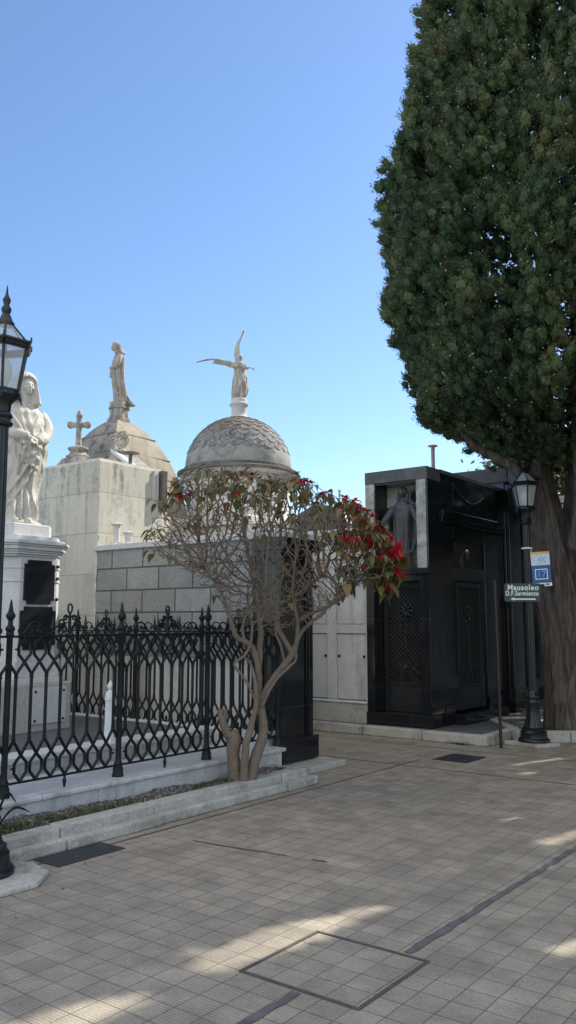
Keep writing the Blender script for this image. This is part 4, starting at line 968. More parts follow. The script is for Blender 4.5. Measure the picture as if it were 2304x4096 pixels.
for s in (1, -1):
    sb.tube(smooth_path([(0, s*.20, 1.33), (.03, s*.30, 1.18), (.07, s*.38, 1.04), (.12, s*.46, .93)], 4), smooth_rad([.075, .08, .085, .045], 4), 10); hand(sb, (.11, s*.45, .935), (.35, s*.75, -.5), (1, 0, .3), .15, .15)
    sb.tube(smooth_path([(.05, s*.38, 1.05), (.03, s*.37, .80), (.02, s*.32, .55), (.03, s*.22, .3)], 4), smooth_rad([.08, .075, .06, .04], 4), 8)
    sb.tube(smooth_path([(.1, s*.08, 1.36), (.125, s*.07, 1.0), (.13, s*.06, .5), (.12, s*.07, .02)], 4), smooth_rad([.02, .022, .026, .028], 4), 8)
sb.tube(smooth_path([(.08, .13, 1.38), (.13, 0, 1.24), (.08, -.13, 1.38)], 5), .02, 8)
finish(sb, 'niche_statue', M['bronze_green'], (-6.05, 10.86, 2.40), -PI/2, .685, 'dark bronze robed figure with lowered open arms standing in the mausoleum niche', 'statue', .010)
b = MB(); b.tube([(-5.90, 11.058, 3.47), (-5.90, 11.02, 3.47)], .095, 20); tag(b.build('niche_disc', M['bronze'], org=(-5.89, 11.04, 3.47), smooth=40), 'dark round disc on the niche wall beside the head of the bronze figure', 'disc')  # plain dark disc on the niche back

# neighbouring black mausoleum
r = thing('mausoleum', (-6.6, 13.9, .125), 'plain black granite mausoleum with projecting cornice, behind the thin pole and right lamp post', 'mausoleum')
b = MB(); b.box(-8.0, -5.50, 13.40, 14.42, .125, 3.95); b.build('wall', K, r, bevel=.01)
b = MB(); b.box(-8.1, -5.43, 13.39, 14.5, 3.952, 4.22); b.build('cornice', M['granite_brown'], r, bevel=.02)
b = MB(); b.box(-5.499, -5.44, 13.42, 13.62, .5, 3.90); b.box(-5.499, -5.44, 14.2, 14.4, .5, 3.90); b.build('pilaster', K, r, bevel=.006)
b = MB(); b.box(-5.499, -5.42, 13.40, 14.42, .125, .49); b.build('plinth', K, r, bevel=.006)
r = thing('mausoleum', (-6.9, 16.2, .125), 'dark mausoleum in deep shadow between the lamp post and the cypress trunk', 'mausoleum')
b = MB(); b.box(-8.2, -5.98, 14.52, 18.6, .125, 3.6); b.build('wall', K, r)
b = MB(); b.box(-8.2, -5.90, 14.53, 18.65, 3.602, 3.8); b.build('cornice', M['granite_black'], r, bevel=.02)
r = thing('building', (-3, 21, 0), 'pale stone building beyond the cypress trunk at the right edge', 'building')
b = MB(); b.box(-7.4, 6, 19.2, 26, 0, 3.5); b.build('wall', M['white_wall'], r)
b = MB(); b.box(-7.5, 6, 19.05, 26, 3.502, 4.5); b.build('parapet', M['cream_plain'], r, bevel=.03)
for i in range(5): b = MB(); b.box(-7.0+i*2.2, -6.2+i*2.2, 19.18, 19.199, .3, 2.6); b.build('window', M['void'], r)
# ================================================================== STREET LAMPS
def make_lamp(loc, rot, label):
    r = thing('street_lamp', loc, label, 'street lamp', 'street lamps along the path')
    L = Vector(loc)
    b = MB(); b.lathe([(.20,0),(.205,.025),(.195,.045),(.175,.055),(.168,.11),(.172,.125),(.15,.15),(.152,.17),(.132,.185)], L, 32); b.lathe([(.13,.186),(.108,.26),(.094,.36),(.088,.47),(.098,.50),(.098,.53),(.088,.545),(.10,.575),(.095,.60),(.072,.62),(.066,.66)], L, 48, 0, .14, 8); b.build('base', M['lamp_iron'], r, smooth=40)
    b = MB(); b.lathe([(.060,.66),(.058,1.4),(.054,2.2),(.050,2.86)], L, 64, 0, .13, 12); b.build('pole', M['lamp_iron'], r, smooth=50)
    b = MB(); b.lathe([(.052,2.86),(.072,2.87),(.078,2.885),(.066,2.90),(.062,2.915),(.074,2.93),(.07,2.945),(.058,2.96),(.062,3.02),(.085,3.045),(.105,3.06),(.118,3.07),(.118,3.095)], L, 24); b.build('collar', M['lamp_iron'], r, smooth=40)
    b = MB(); n = 6
    def ring(R, z): return [L+Vector((R*math.cos(rot+k*2*PI/n), R*math.sin(rot+k*2*PI/n), z)) for k in range(n)]
    a0, a1, a2, a3 = ring(.112, 3.10), ring(.165, 3.405), ring(.178, 3.42), ring(.045, 3.575)
    for k in range(n):
        b.tube([a0[k], a1[k]], .0105, 5); b.tube([a0[k], a0[(k+1) % n]], .013, 5); b.tube([a2[k], a3[k]], .008, 5)
        d = (a2[k]-L); d.z = 0; d.normalize(); p = a2[k]
        b.tube(smooth_path([p, p+d*.018+UP*.018, p+d*.022+UP*.045], 3), [.011]*4+[.006]*3, 5)
        b.tube(smooth_path([a0[k]-UP*.01, a0[k]+d*.018-UP*.03, a0[k]+d*.03-UP*.065], 3), [.012]*4+[.006]*3, 5)
    for R, z, t in ((.172, 3.405, .02), (.18, 3.43, .016)):
        q = ring(R, z)
        for k in range(n): b.tube([q[k], q[(k+1) % n]], t, 6)
    b.lathe([(.10, 3.085), (.122, 3.09), (.122, 3.105), (.10, 3.11)], L, 6, rot)
    fr_ = b.build('lantern_frame', M['lamp_iron'], r, smooth=40)
    b = MB()
    for k in range(n):
        k2 = (k+1) % n; b.add([a0[k]*.985+L*.015+UP*0.046, a0[k2]*.985+L*.015+UP*.046, a1[k2]*.985+L*.015+UP*.05, a1[k]*.985+L*.015+UP*.05], [(0, 1, 2, 3)]) if False else b.add([a0[k], a0[k2], a1[k2], a1[k]], [(0, 1, 2, 3)])
        b.add([a2[k], a2[k2], a3[k2], a3[k]], [(0, 1, 2, 3)])
    b.build('lantern_glass', M['glass'], fr_)
    b = MB(); b.lathe([(.022,3.10),(.026,3.13),(.03,3.15),(.05,3.19),(.058,3.235),(.052,3.285),(.034,3.32),(.012,3.34)], L, 18); b.build('bulb', M['bulb'], fr_, smooth=60)
    b = MB(); b.lathe([(.058,3.565),(.06,3.58),(.045,3.60),(.034,3.63),(.024,3.65),(.032,3.665),(.034,3.685),(.024,3.70),(.018,3.715),(.026,3.735),(.027,3.75),(.016,3.77),(.009,3.79),(.003,3.85)], L, 14); b.build('finial', M['lamp_iron'], r, smooth=45)
    return r
make_lamp((-4.825, 3.21, .035), RAD(24), 'nearer black street lamp cut off by the left edge, in front of the planting bed')
make_lamp((-4.19, 10.92, .045), RAD(5), 'black street lamp with two signs on its post beside the cypress trunk')
b = MB(); b.lathe([(.36,0),(.36,.03),(.345,.037)], (-4.76, 3.23, 0), 9, .3); tag(b.build('lamp_pad', M['kerb'], org=(-4.76, 3.23, 0), bevel=.008), 'low cement pad under the nearer lamp post at the left edge', 'concrete pad')
b = MB(); b.prism([(-4.55, 10.78), (-4.02, 10.62), (-3.86, 10.98), (-4.3, 11.2)], 0, .047); tag(b.build('lamp_pad', M['kerb'], org=(-4.2, 10.9, 0), bevel=.01), 'low cement pad under the lamp post with signs', 'concrete pad')

# ================================================================== SIGNS
def text_mesh(name, s, size, mat, parent, fn, weight=0.0):
    cu = bpy.data.curves.new(name, 'FONT'); cu.body = s; cu.size = size; cu.align_x = 'CENTER'; cu.align_y = 'CENTER'; cu.extrude = .0012; cu.offset = weight; cu.space_character = 1.12
    tmp = bpy.data.objects.new(name, cu); COL.objects.link(tmp); dg = bpy.context.evaluated_depsgraph_get(); dg.update()
    me = bpy.data.meshes.new_from_object(tmp.evaluated_get(dg)); bpy.data.objects.remove(tmp)
    b = MB(); b.v = [tuple(fn(v.co.x, v.co.y, v.co.z)) for v in me.vertices]; b.f = [tuple(p.vertices) for p in me.polygons]
    return b.build(name, mat, parent)
LP = Vector((-4.19, 10.92, 0)); NS = Vector((.36, -.93, 0)).normalized(); US = Vector((.93, .36, 0)).normalized()
def plate_box(b, C, u0, u1, v0, v1, d0, d1, rad=0.0, tilt=0.0):
    ca, sa = math.cos(tilt), math.sin(tilt)
    P = []
    corners = ((u1-rad, v1-rad, 0), (u0+rad, v1-rad, PI/2), (u0+rad, v0+rad, PI), (u1-rad, v0+rad, 1.5*PI))
    for cx, cy, a0 in corners:
        for k in range(5 if rad else 1):
            a = a0+k*PI/8; P.append((cx+rad*math.cos(a), cy+rad*math.sin(a)))
    q_ = .88 if tilt > .03 else 1
    f = lambda u, v, d: C+US*q_*(u*ca-v*sa)+UP*q_*1.04*(u*sa+v*ca)+NS*d
    b.extrude([f(u, v, d0) for u, v in P], NS*(d1-d0)); return f
C1 = LP+NS*.062+UP*1.990-US*.08
r = thing('street_sign', C1, 'small dark green sign reading Mausoleo D.F.Sarmiento above a left arrow', 'sign')
b = MB(); f1 = plate_box(b, C1, -.232, .232, -.118, .118, 0, .008, .022, RAD(-.6)); b.build('sign_plate', M['sign_green'], r, bevel=.0015)
text_mesh('lettering', 'Mausoleo', .098, M['letter'], r, lambda x, y, z: f1(x*.95+.01, y+.062, .0105+z), .0022)
text_mesh('lettering', 'D.F.Sarmiento', .082, M['letter'], r, lambda x, y, z: f1(x*.80-.002, y-.012, .0105+z), .002)
b = MB()
b.extrude([f1(u, v, .0095) for u, v in ((-.155, -.082), (-.105, -.060), (-.105, -.074), (.17, -.074), (.17, -.092), (-.105, -.092), (-.105, -.105))], NS*.002); b.build('arrow', M['letter'], r)
b = MB(); b.tube([LP+UP*1.99+Vector((.064*math.cos(a*PI/8), .064*math.sin(a*PI/8), 0)) for a in range(16)], .006, 5, True); b.build('clamp', M['steel'], r)
C2 = LP+US*.172+UP*2.315+NS*.03
r = thing('street_sign', C2, 'blue and white sign with double chevron and boxed 17 on the lamp post', 'sign')
b = MB(); f2 = plate_box(b, C2, -.138, .138, -.215, .04, 0, .008, 0, RAD(2.5)); b.build('blue_panel', M['sign_blue'], r)
b = MB(); plate_box(b, C2, -.138, .138, .041, .205, 0, .008, 0, RAD(2.5)); b.build('white_panel', M['sign_white'], r)
b = MB(); plate_box(b, C2, -.138, .138, .206, .24, 0, .008, 0, RAD(2.5)); b.build('yellow_band', M['sign_yellow'], r)
b = MB(); plate_box(b, C2, -.138, .03, -.232, -.216, 0, .008, 0, RAD(2.5)); plate_box(b, C2, .031, .143, -.265, -.216, 0, .009, 0, RAD(2.5)); b.build('bottom_tag', M['letter'], r)
b = MB(); plate_box(b, C2, .05, .105, -.248, -.229, .0095, .0105, 0, RAD(2.5)); b.build('tag_mark', M['ink'], r)
b = MB()
for q in (-.035, .02):
    b.extrude([f2(u+q, v, .0095) for u, v in ((.048, .168), (.065, .168), (.022, .126), (.065, .084), (.048, .084), (0, .126))], NS*.0015)
b.build('chevron', M['sign_sky'], r)
b = MB()
for a in ((-.092, .092, -.025, -.012), (-.092, .092, -.165, -.152), (-.092, -.079, -.152, -.025), (.079, .092, -.152, -.025)): plate_box(b, C2, *a, .0095, .011, 0, RAD(2.5))
b.build('square_outline', M['letter'], r)
text_mesh('lettering', '17', .125, M['sign_sky'], r, lambda x, y, z: f2(x, y-.09, .0105+z), .001)
b = MB(); b.tube([LP+UP*2.585+Vector((.064*math.cos(a*PI/8), .064*math.sin(a*PI/8), 0)) for a in range(16)], .013, 6, True); b.tube([LP+UP*2.57+US*.05, f2(-.13, .235, .004)], .008, 6); b.tube([LP+UP*2.12+US*.05, f2(-.13, -.2, .004)], .008, 6); b.build('clamp', M['letter'], r)
b = MB(); b.tube([(-4.43, 10.41, 0), (-4.455, 10.43, 2.13)], .021, 12); b.lathe([(.021, 0), (.023, .0), (.02, .012), (.003, .018)], (-4.455, 10.43, 2.128), 12)
tag(b.build('thin_pole', M['rusty'], org=(-4.43, 10.41, 0), smooth=50), 'thin bare dark pole standing by the kerb in front of the black mausoleum', 'pole')

# ================================================================== VEGETATION HELPERS
PATCH = [  # gaps in the tree canopy: (cx, cy, half width, half length, drift) of the sun flecks they let through on the paving
    [(-2.86, 3.02), (-2.72, 3.02), (-2.62, 3.5), (-2.56, 4.28), (-2.67, 4.30), (-2.76, 3.92), (-2.89, 3.62), (-2.90, 3.2)],
    [(-3.15, 1.8), (-2.84, 1.9), (-2.76, 2.68), (-2.88, 2.72), (-3.04, 2.3)],
    [(-1.68, 4.22), (-1.47, 4.22), (-1.42, 4.85), (-1.60, 4.85)],
    [(-2.42, 6.1), (-2.24, 6.15), (-2.06, 6.95), (-2.22, 6.95)],
    [(-3.98, 9.2), (-3.82, 9.2), (-3.52, 10.05), (-3.68, 10.05)],
    [(-3.60, 8.75), (-3.46, 8.75), (-3.40, 9.05), (-3.52, 9.05)],
    [(-2.20, 5.45), (-2.10, 5.45), (-2.05, 5.72), (-2.15, 5.72)],
    [(-2.02, 3.74), (-1.93, 3.74), (-1.91, 3.92), (-1.99, 3.92)],
    [(-2.92, 6.6), (-2.80, 6.6), (-2.72, 6.95), (-2.82, 6.95)],
    [(-3.3, 10.3), (-3.15, 10.3), (-3.0, 10.9), (-3.15, 10.9)],
    [(-1.5, 3.0), (-1.4, 3.0), (-1.36, 3.3), (-1.44, 3.3)], [(-2.7, 7.9), (-2.55, 7.9), (-2.48, 8.3), (-2.6, 8.3)], [(-4.9, 12.0), (-4.8, 12.0), (-4.6, 12.9), (-4.7, 12.9)]]
def in_gap(P, grow=0.0):
    """mask of points whose shadow would fall on one of the sun flecks"""
    k = P[:, 2]/SUN.z; gx = P[:, 0]-SUN.x*k; gy = P[:, 1]-SUN.y*k; out = np.zeros(len(P), bool)
    for poly in PATCH:
        c = np.mean(np.array(poly), 0); q = [(c[0]+(x-c[0])*(1+grow/.1), c[1]+(y-c[1])*(1+grow/.35)) for x, y in poly]
        ins = np.zeros(len(P), bool); j = len(q)-1
        for i in range(len(q)):
            xi, yi = q[i]; xj, yj = q[j]
            cond = ((yi > gy) != (yj > gy)); xs = (xj-xi)*(gy-yi)/((yj-yi) if abs(yj-yi) > 1e-9 else 1e-9)+xi
            ins ^= cond & (gx < xs); j = i
        out |= ins
    return out
def unit(a): return a/np.maximum(np.linalg.norm(a, axis=1, keepdims=True), 1e-9)
def leaf_quads(C, A, Sd, ln, wd):
    """diamond leaves: centre, axis, side, half length, half width"""
    n = len(C); V = np.empty((n, 4, 3)); V[:, 0] = C-A*ln[:, None]; V[:, 1] = C+Sd*wd[:, None]+A*ln[:, None]*.1; V[:, 2] = C+A*ln[:, None]; V[:, 3] = C-Sd*wd[:, None]+A*ln[:, None]*.1
    return V.reshape(-1, 3)

# ------------------------------------------------------------------ cypress
CX, CY = -3.75, 11.45
tabR = [(3.0, .3), (3.7, .8), (3.95, 1.2), (4.2, 1.6), (4.38, 1.98), (4.6, 2.2), (5.0, 2.26), (5.6, 2.44), (6.0, 2.60), (7.1, 2.55), (8.0, 2.50), (8.75, 2.27), (9.55, 2.17), (10.2, 2.02), (10.9, 1.98), (12.5, 1.65), (14.2, 1.05), (15.6, .35), (16.2, .05)]
zs_ = np.array([a for a, _ in tabR]); rs_ = np.array([b for _, b in tabR])
def crown_R(z): return np.interp(z, zs_, rs_)
def nz3(P, s, o=0.0): return np.array([noise.noise(Vector((p[0]*s+o, p[1]*s+o*.7, p[2]*s))) for p in P])
def cypress_crown(parent):
    n = 17500; z = np.where(RNG.random(n*2) < .06, RNG.uniform(3.78, 4.6, n*2), RNG.uniform(3.78, 15.9, n*2)); keep = RNG.random(n*2) < (crown_R(z)/2.6)*np.where(z < 11.6, 1, .55); z = z[keep][:n]; n = len(z)
    a = RNG.uniform(0, 2*PI, n)
    # far side sparser: it is only seen as shade
    rad = np.stack([np.cos(a), np.sin(a), np.zeros(n)], 1)
    camd = np.array([-CX, -CY, 0]); camd = camd/np.linalg.norm(camd)
    front = rad @ camd
    k = (front > -.35) | (RNG.random(n) < .55); z, a, rad, front = z[k], a[k], rad[k], front[k]; n = len(z)
    key = np.stack([np.cos(a)*2.4, np.sin(a)*2.4, z*.42], 1)
    lobe = nz3(key, 1.15, 3.0); lobe2 = nz3(key*np.array([1, 1, 2.0]), 2.7, 8.0)
    lyr = RNG.random(n); inner = np.where(lyr < .66, 0, RNG.uniform(.15, .9, n))
    R = crown_R(z)-.25+lobe*.30+lobe2*.24-inner*1.0+RNG.normal(0, .07, n)
    low = z < 4.6
    R = np.where(low, R*(1-.45*RNG.random(n)**1.6*(1-(z-3.3)/1.3)), R)
    gap = nz3(key, 1.7, 21.0); R = np.maximum(R, .15)
    C = np.stack([CX+rad[:, 0]*R, CY+rad[:, 1]*R, z], 1)
    k = ~((gap > .34) & (inner == 0)) & ~((inner > 0) & (inner < .35) & (gap > .42)); k &= ~in_gap(C, .03)
    C, R, rad, lobe, inner, z, front = C[k], R[k], rad[k], lobe[k], inner[k], z[k], front[k]; n = len(C)
    tone = np.clip(.40+.35*nz3(C, 1.1, 5)+.10*RNG.normal(size=n)+.32*nz3(C, 2.6, 15)-.05*(z < 6), 0, .90)
    brown = RNG.random(n) < np.where(z < 7, .010, .004); tone[brown] = RNG.uniform(.9, .99, brown.sum())
    out = rad+np.array([0, 0, 1.15])+RNG.normal(0, .28, (n, 3)); out[:, 2] = np.where(z < 4.5, out[:, 2]*.5, out[:, 2]); out = unit(out)
    # each twig end is a rounded tuft: a dense lumpy core wrapped in tiny scale leaves
    sz = RNG.uniform(.050, .098, n)*np.where(inner > 0, 1.15, 1); sz = np.where(z < 4.4, sz*.8, sz)
    ico = []; gr = (1+5**.5)/2
    iv = [(-1, gr, 0), (1, gr, 0), (-1, -gr, 0), (1, -gr, 0), (0, -1, gr), (0, 1, gr), (0, -1, -gr), (0, 1, -gr), (gr, 0, -1), (gr, 0, 1), (-gr, 0, -1), (-gr, 0, 1)]
    it = [(0,11,5),(0,5,1),(0,1,7),(0,7,10),(0,10,11),(1,5,9),(5,11,4),(11,10,2),(10,7,6),(7,1,8),(3,9,4),(3,4,2),(3,2,6),(3,6,8),(3,8,9),(4,9,5),(2,4,11),(6,2,10),(8,6,7),(9,8,1)]
    iv = unit(np.array(iv, float)); tri = []
    for q in it:
        p0, p1, p2 = iv[list(q)]; m0, m1, m2 = [unit(w[None])[0] for w in ((p0+p1), (p1+p2), (p2+p0))]
        tri += [(p0, m0, m2), (m0, p1, m1), (m2, m1, p2), (m0, m1, m2)]
    tri = np.array(tri)                                    # 80 x 3 x 3
    ph = RNG.uniform(0, 6.3, (n, 3))
    U = np.broadcast_to(tri[None], (n, 80, 3, 3)); bmpc = 1+.22*np.sin(U[..., 0]*5+ph[:, None, None, 0])*np.sin(U[..., 1]*5+ph[:, None, None, 1])+.14*np.sin(U[..., 2]*9+ph[:, None, None, 2])
    off = U*(bmpc*sz[:, None, None]*.64)[..., None]; al = np.einsum('nijk,nk->nij', off, out); off = off+out[:, None, None, :]*(al*.5)[..., None]
    VC = (C[:, None, None, :]+off).reshape(-1, 3)
    np_mesh('tufts', VC, 3, M['cypress'], parent, np.repeat(np.clip(tone-.03, 0, 1), 80))
    m = np.where(inner > 0, 16, np.where(front > -.2, 105, 26))
    idx = np.repeat(np.arange(n), m); N = len(idx)
    u = unit(RNG.normal(size=(N, 3))+rad[idx]*.5)
    bl = 1+.22*np.sin(u[:, 0]*5+ph[idx, 0])*np.sin(u[:, 1]*5+ph[idx, 1])+.14*np.sin(u[:, 2]*9+ph[idx, 2])
    off = u*(RNG.uniform(.70, 1.14, N)*sz[idx]*bl)[:, None]; ax = out[idx]; along = np.sum(off*ax, 1)
    off = off+ax*(along*.5)[:, None]; P = C[idx]+off
    A0 = ax*.8+u*RNG.uniform(-.1, .9, N)[:, None]+RNG.normal(0, .3, (N, 3)); A = unit(A0)
    Sd = unit(np.cross(A, u+RNG.normal(0, .35, (N, 3))))
    ln = RNG.uniform(.011, .023, N); wd = ln*RNG.uniform(.28, .45, N)
    kk = ~in_gap(P, .0); P, A, Sd, ln, wd, idx = P[kk], A[kk], Sd[kk], ln[kk], wd[kk], idx[kk]
    T = np.clip(tone[idx]+RNG.normal(0, .035, len(idx)), 0, np.where(tone[idx] > .905, 1, .90))
    np_mesh('crown', leaf_quads(P, A, Sd, ln, wd), 4, M['cypress'], parent, T)
    # dark filler spray round the limbs, added to block see-through and most light
    nf = 75000; zf = RNG.uniform(3.9, 15.3, nf); af = RNG.uniform(0, 2*PI, nf); Rf = np.maximum(.05, (crown_R(zf)-.2)*RNG.uniform(.45, .90, nf)-np.where(zf < 5, .3, 0))
    Cf = np.stack([CX+Rf*np.cos(af), CY+Rf*np.sin(af), zf], 1); kf = (nz3(Cf, .8, 40) < .5) & ~in_gap(Cf, .03); Cf = Cf[kf]; nf = len(Cf)
    Af = unit(RNG.normal(size=(nf, 3))+np.array([0, 0, .8])); Sf = unit(np.cross(Af, RNG.normal(size=(nf, 3)))); lf = RNG.uniform(.03, .06, nf)
    np_mesh('inner_spray', leaf_quads(Cf, Af, Sf, lf, lf*.5), 4, M['cypress'], parent, np.clip(RNG.normal(.2, .1, nf), 0, .6))
    # woody cones: pale dots on the outer tufts
    surf = np.where((inner == 0) & (RNG.random(n) < .20+.25*nz3(C, .8, 31)))[0]; V = []; T = []
    for i in surf:
        for _ in range(RNG.integers(1, 4)):
            c = Vector(C[i])+Vector(out[i])*RNG.uniform(.0, .06)+Vector(rad[i])*RNG.uniform(.03, .075)+Vector(RNG.normal(0, .03, 3)); s = RNG.uniform(.010, .017)
            X_, Y_, Z_ = Vector((s, 0, 0)), Vector((0, s, 0)), Vector((0, 0, s)); t = RNG.random()
            for e1, e2 in ((X_, Y_), (Y_, -X_), (-X_, -Y_), (-Y_, X_)):
                for w in (Z_, -Z_): V += [c+e1, c+e2, c+w]; T.append(t)
    tag(np_mesh('cones', np.array([tuple(v) for v in V]), 3, M['cone'], parent, np.array(T)), kind='stuff')
r = thing('cypress_tree', (CX, CY, .1), 'huge dark green cypress with a thick ridged trunk filling the upper right of the photo', 'tree')
cypress_crown(r)
def ridged(b, pts, rads, seg=40, amp=.16, seed=0):
    P = smooth_path(pts, 10); Rr = smooth_rad(rads, 10); vs = []; n = len(P)
    for i, p in enumerate(P):
        t = (P[min(i+1, n-1)]-P[max(i-1, 0)]).normalized(); u = t.cross(Vector((0, 1, 0))).normalized(); w = t.cross(u)
        for k in range(seg):
            a = 2*PI*k/seg; q = noise.noise(Vector((math.cos(a)*2.2+seed, math.sin(a)*2.2, p.z*.32)))*1.0+.45*noise.noise(Vector((math.cos(a)*6+seed, math.sin(a)*6, p.z*.6)))+(.22*noise.noise(Vector((math.cos(a)*15+seed, math.sin(a)*15, p.z*1.1))) if seg > 30 else 0)
            vs.append(p+(u*math.cos(a)+w*math.sin(a))*Rr[i]*(1+amp*q*1.5))
    fs = [(i*seg+k, i*seg+(k+1) % seg, (i+1)*seg+(k+1) % seg, (i+1)*seg+k) for i in range(n-1) for k in range(seg)]
    b.add(vs, fs+[tuple(range(seg))[::-1], tuple(range((n-1)*seg, n*seg))])
b = MB()
ridged(b, [(-3.73, 11.50, .0), (-3.76, 11.46, .25), (-3.82, 11.40, .8), (-3.89, 11.34, 1.6), (-4.00, 11.28, 2.4), (-4.07, 11.26, 3.0), (-4.13, 11.22, 3.7), (-4.05, 11.3, 4.6), (-3.9, 11.4, 6.5)], [.58, .45, .36, .315, .285, .25, .20, .16, .11], 96, .20, 1)
ridged(b, [(-3.66, 11.55, .2), (-3.70, 11.50, 1.0), (-3.74, 11.46, 1.9), (-3.74, 11.46, 2.7), (-3.64, 11.5, 3.5), (-3.55, 11.6, 4.6), (-3.6, 11.6, 7)], [.34, .26, .23, .185, .155, .13, .08], 36, .2, 5)
b.tube(smooth_path([(-3.83, 11.33, 2.0), (-3.86, 11.26, 1.98), (-3.86, 11.22, 1.9), (-3.82, 11.24, 1.8)], 4), smooth_rad([.05, .035, .03, .05], 4), 8)
b.tube(smooth_path([(-3.80, 11.25, 1.75), (-3.78, 11.19, 1.82), (-3.72, 11.18, 1.72)], 4), smooth_rad([.05, .035, .02], 4), 8)
b.xf(lambda p: Vector((p.x*1.05, p.y*1.05, EYE+(p.z-EYE)*1.05)))
tr_ = b.build('trunk', M['bark'], r, smooth=180)
for i, (pts, rd) in enumerate((([(-4.10, 11.24, 3.3), (-4.4, 11.0, 3.75), (-4.9, 10.7, 4.15), (-5.2, 10.4, 4.9)], [.10, .075, .05, .02]), ([(-3.72, 11.46, 2.6), (-3.55, 11.25, 3.2), (-3.45, 10.9, 3.9), (-3.4, 10.5, 5)], [.11, .09, .06, .03]), ([(-3.70, 11.48, 2.7), (-3.3, 11.5, 3.4), (-2.9, 11.4, 4.2), (-2.5, 11.2, 5.4)], [.12, .09, .06, .03]), ([(-4.12, 11.22, 3.6), (-4.3, 11.5, 4.4), (-4.8, 11.8, 5.4)], [.08, .06, .03]), ([(-4.0, 11.3, 4.2), (-4.2, 10.8, 5.2), (-4.5, 10.2, 6.4)], [.09, .06, .02]), ([(-3.6, 11.6, 4.5), (-3.3, 10.9, 5.6), (-3.2, 10.1, 7.2)], [.09, .06, .02]))):
    q = MB(); ridged(q, pts, rd, 14, .12, i*3); q.build('limb', M['bark'], r, smooth=180)
# raised kerb of its planting pit
PA = Vector((-4.45, 10.99, 0)); pc = lambda t, q: (PA.x+RT.x*t+FW.x*q, PA.y+RT.y*t+FW.y*q)
b = MB()
for t0, t1, q0, q1 in ((0, .72, 0, .13), (.728, 1.5, 0, .13), (1.508, 2.3, 0, .13), (0, .13, .132, .95), (0, .13, .958, 1.8), (2.17, 2.3, .132, 1.8), (.132, 2.168, 1.67, 1.8)): b.prism([pc(t0, q0), pc(t1, q0), pc(t1, q1), pc(t0, q1)], 0, .15+.004*math.sin(t0*9+q0*5))
tag(b.build('tree_pit_kerb', M['kerb'], bevel=.014), kind='structure')
b = MB(); vs = []; fs = []
for j in range(21):
    for i in range(25): x, y = pc(.12+2.06*i/24, .12+1.56*j/20); vs.append((x, y, .115+.05*noise.noise(Vector((x*3, y*3, 1)))+.03*noise.noise(Vector((x*11, y*11, 4)))))
for j in range(20):
    for i in range(24): q = j*25+i; fs.append((q, q+1, q+26, q+25))
b.add(vs, fs); tag(b.build('tree_pit_soil', M['soil'], smooth=180), kind='structure')
V = []; T = []
for _ in range(1500):
    t_, q_ = random.choice(((random.gauss(.45, .2), random.gauss(.35, .15)), (random.uniform(.15, 2.1), random.uniform(.15, .4)), (random.uniform(.15, 2.1), random.uniform(.15, 1.6))))
    if not (.14 < t_ < 2.15 and .14 < q_ < 1.65): continue
    x, y = pc(t_, q_); h = random.uniform(.03, .09); e = random.uniform(0, 6.3); sd = Vector((math.cos(e), math.sin(e), 0))*.006; p = Vector((x, y, .10)); d = Vector((random.uniform(-.03, .03), random.uniform(-.03, .03), h))
    V += [p-sd, p+sd, p+d+sd*.3, p+d-sd*.3]; T.append(random.random()*.6)
tag(np_mesh('grass', np.array([tuple(v) for v in V]), 4, M['grass'], tone=np.array(T)), kind='stuff')

# more cypresses of the avenue, to the right of the view: they shade the path
def avenue_tree(x, y, rad, h0, h1, n, label):
    r = thing('cypress_tree', (x, y, 0), label, 'tree', 'cypresses of the avenue outside the view')
    b = MB(); b.lathe([(.42, 0), (.32, .5), (.27, h0+1), (.15, h1*.6), (.03, h1-1)], (x, y, 0), 14); b.build('trunk', M['bark'], r, smooth=60)
    z = RNG.uniform(h0, h1, n); t = (z-h0)/(h1-h0); R = rad*np.minimum(1, (t/.12)**.6)*np.sqrt(np.maximum(0, 1-np.maximum(0, (t-.35)/.65)**2))
    a = RNG.uniform(0, 2*PI, n); q = R*RNG.random(n)**.35; C = np.stack([x+q*np.cos(a), y+q*np.sin(a), z], 1)
    A = unit(RNG.normal(size=(n, 3))+np.array([0, 0, .6])); Sd = unit(np.cross(A, RNG.normal(size=(n, 3)))); ln = RNG.uniform(.07, .13, n); wd = ln*.55
    k = ~in_gap(C, .038); np_mesh('crown', leaf_quads(C[k], A[k], Sd[k], ln[k], wd[k]), 4, M['cypress'], r, np.clip(.4+.2*RNG.normal(size=k.sum()), 0, .88))
for i, (x, y, q, h0, h1) in enumerate(((.25, 10.9, 2.6, 2.7, 10.5), (2.6, 13.2, 2.8, 3, 11), (-1.6, 17.2, 2.8, 3, 12.5), (1.6, 19.0, 2.8, 3, 12))):
    avenue_tree(x, y, q, h0, h1, 36000, 'tall dark cypress of the avenue standing outside the right edge of the view')
# small light green tree showing over the mausoleum roof
r = thing('tree', (-6.9, 20.0, 0), 'bushy light green treetop showing above the black mausoleum roof beside the cypress', 'tree')
b = MB(); b.lathe([(.22, 0), (.16, 2), (.1, 4.6)], (-6.9, 20, 0), 12); b.build('trunk', M['bark'], r, smooth=60)
n = 5200; nc = 60; cen = np.stack([-6.9+RNG.normal(0, .75, nc), 20+RNG.normal(0, .7, nc), 4.95+RNG.normal(0, .42, nc)], 1)
ii = RNG.integers(0, nc, n); C = cen[ii]+RNG.normal(0, .2, (n, 3)); A = unit(RNG.normal(size=(n, 3))); Sd = unit(np.cross(A, RNG.normal(size=(n, 3)))); ln = RNG.uniform(.05, .09, n)
np_mesh('crown', leaf_quads(C, A, Sd, ln, ln*.55), 4, M['cypress'], r, np.clip(.75+.1*RNG.normal(size=n), 0, .88))

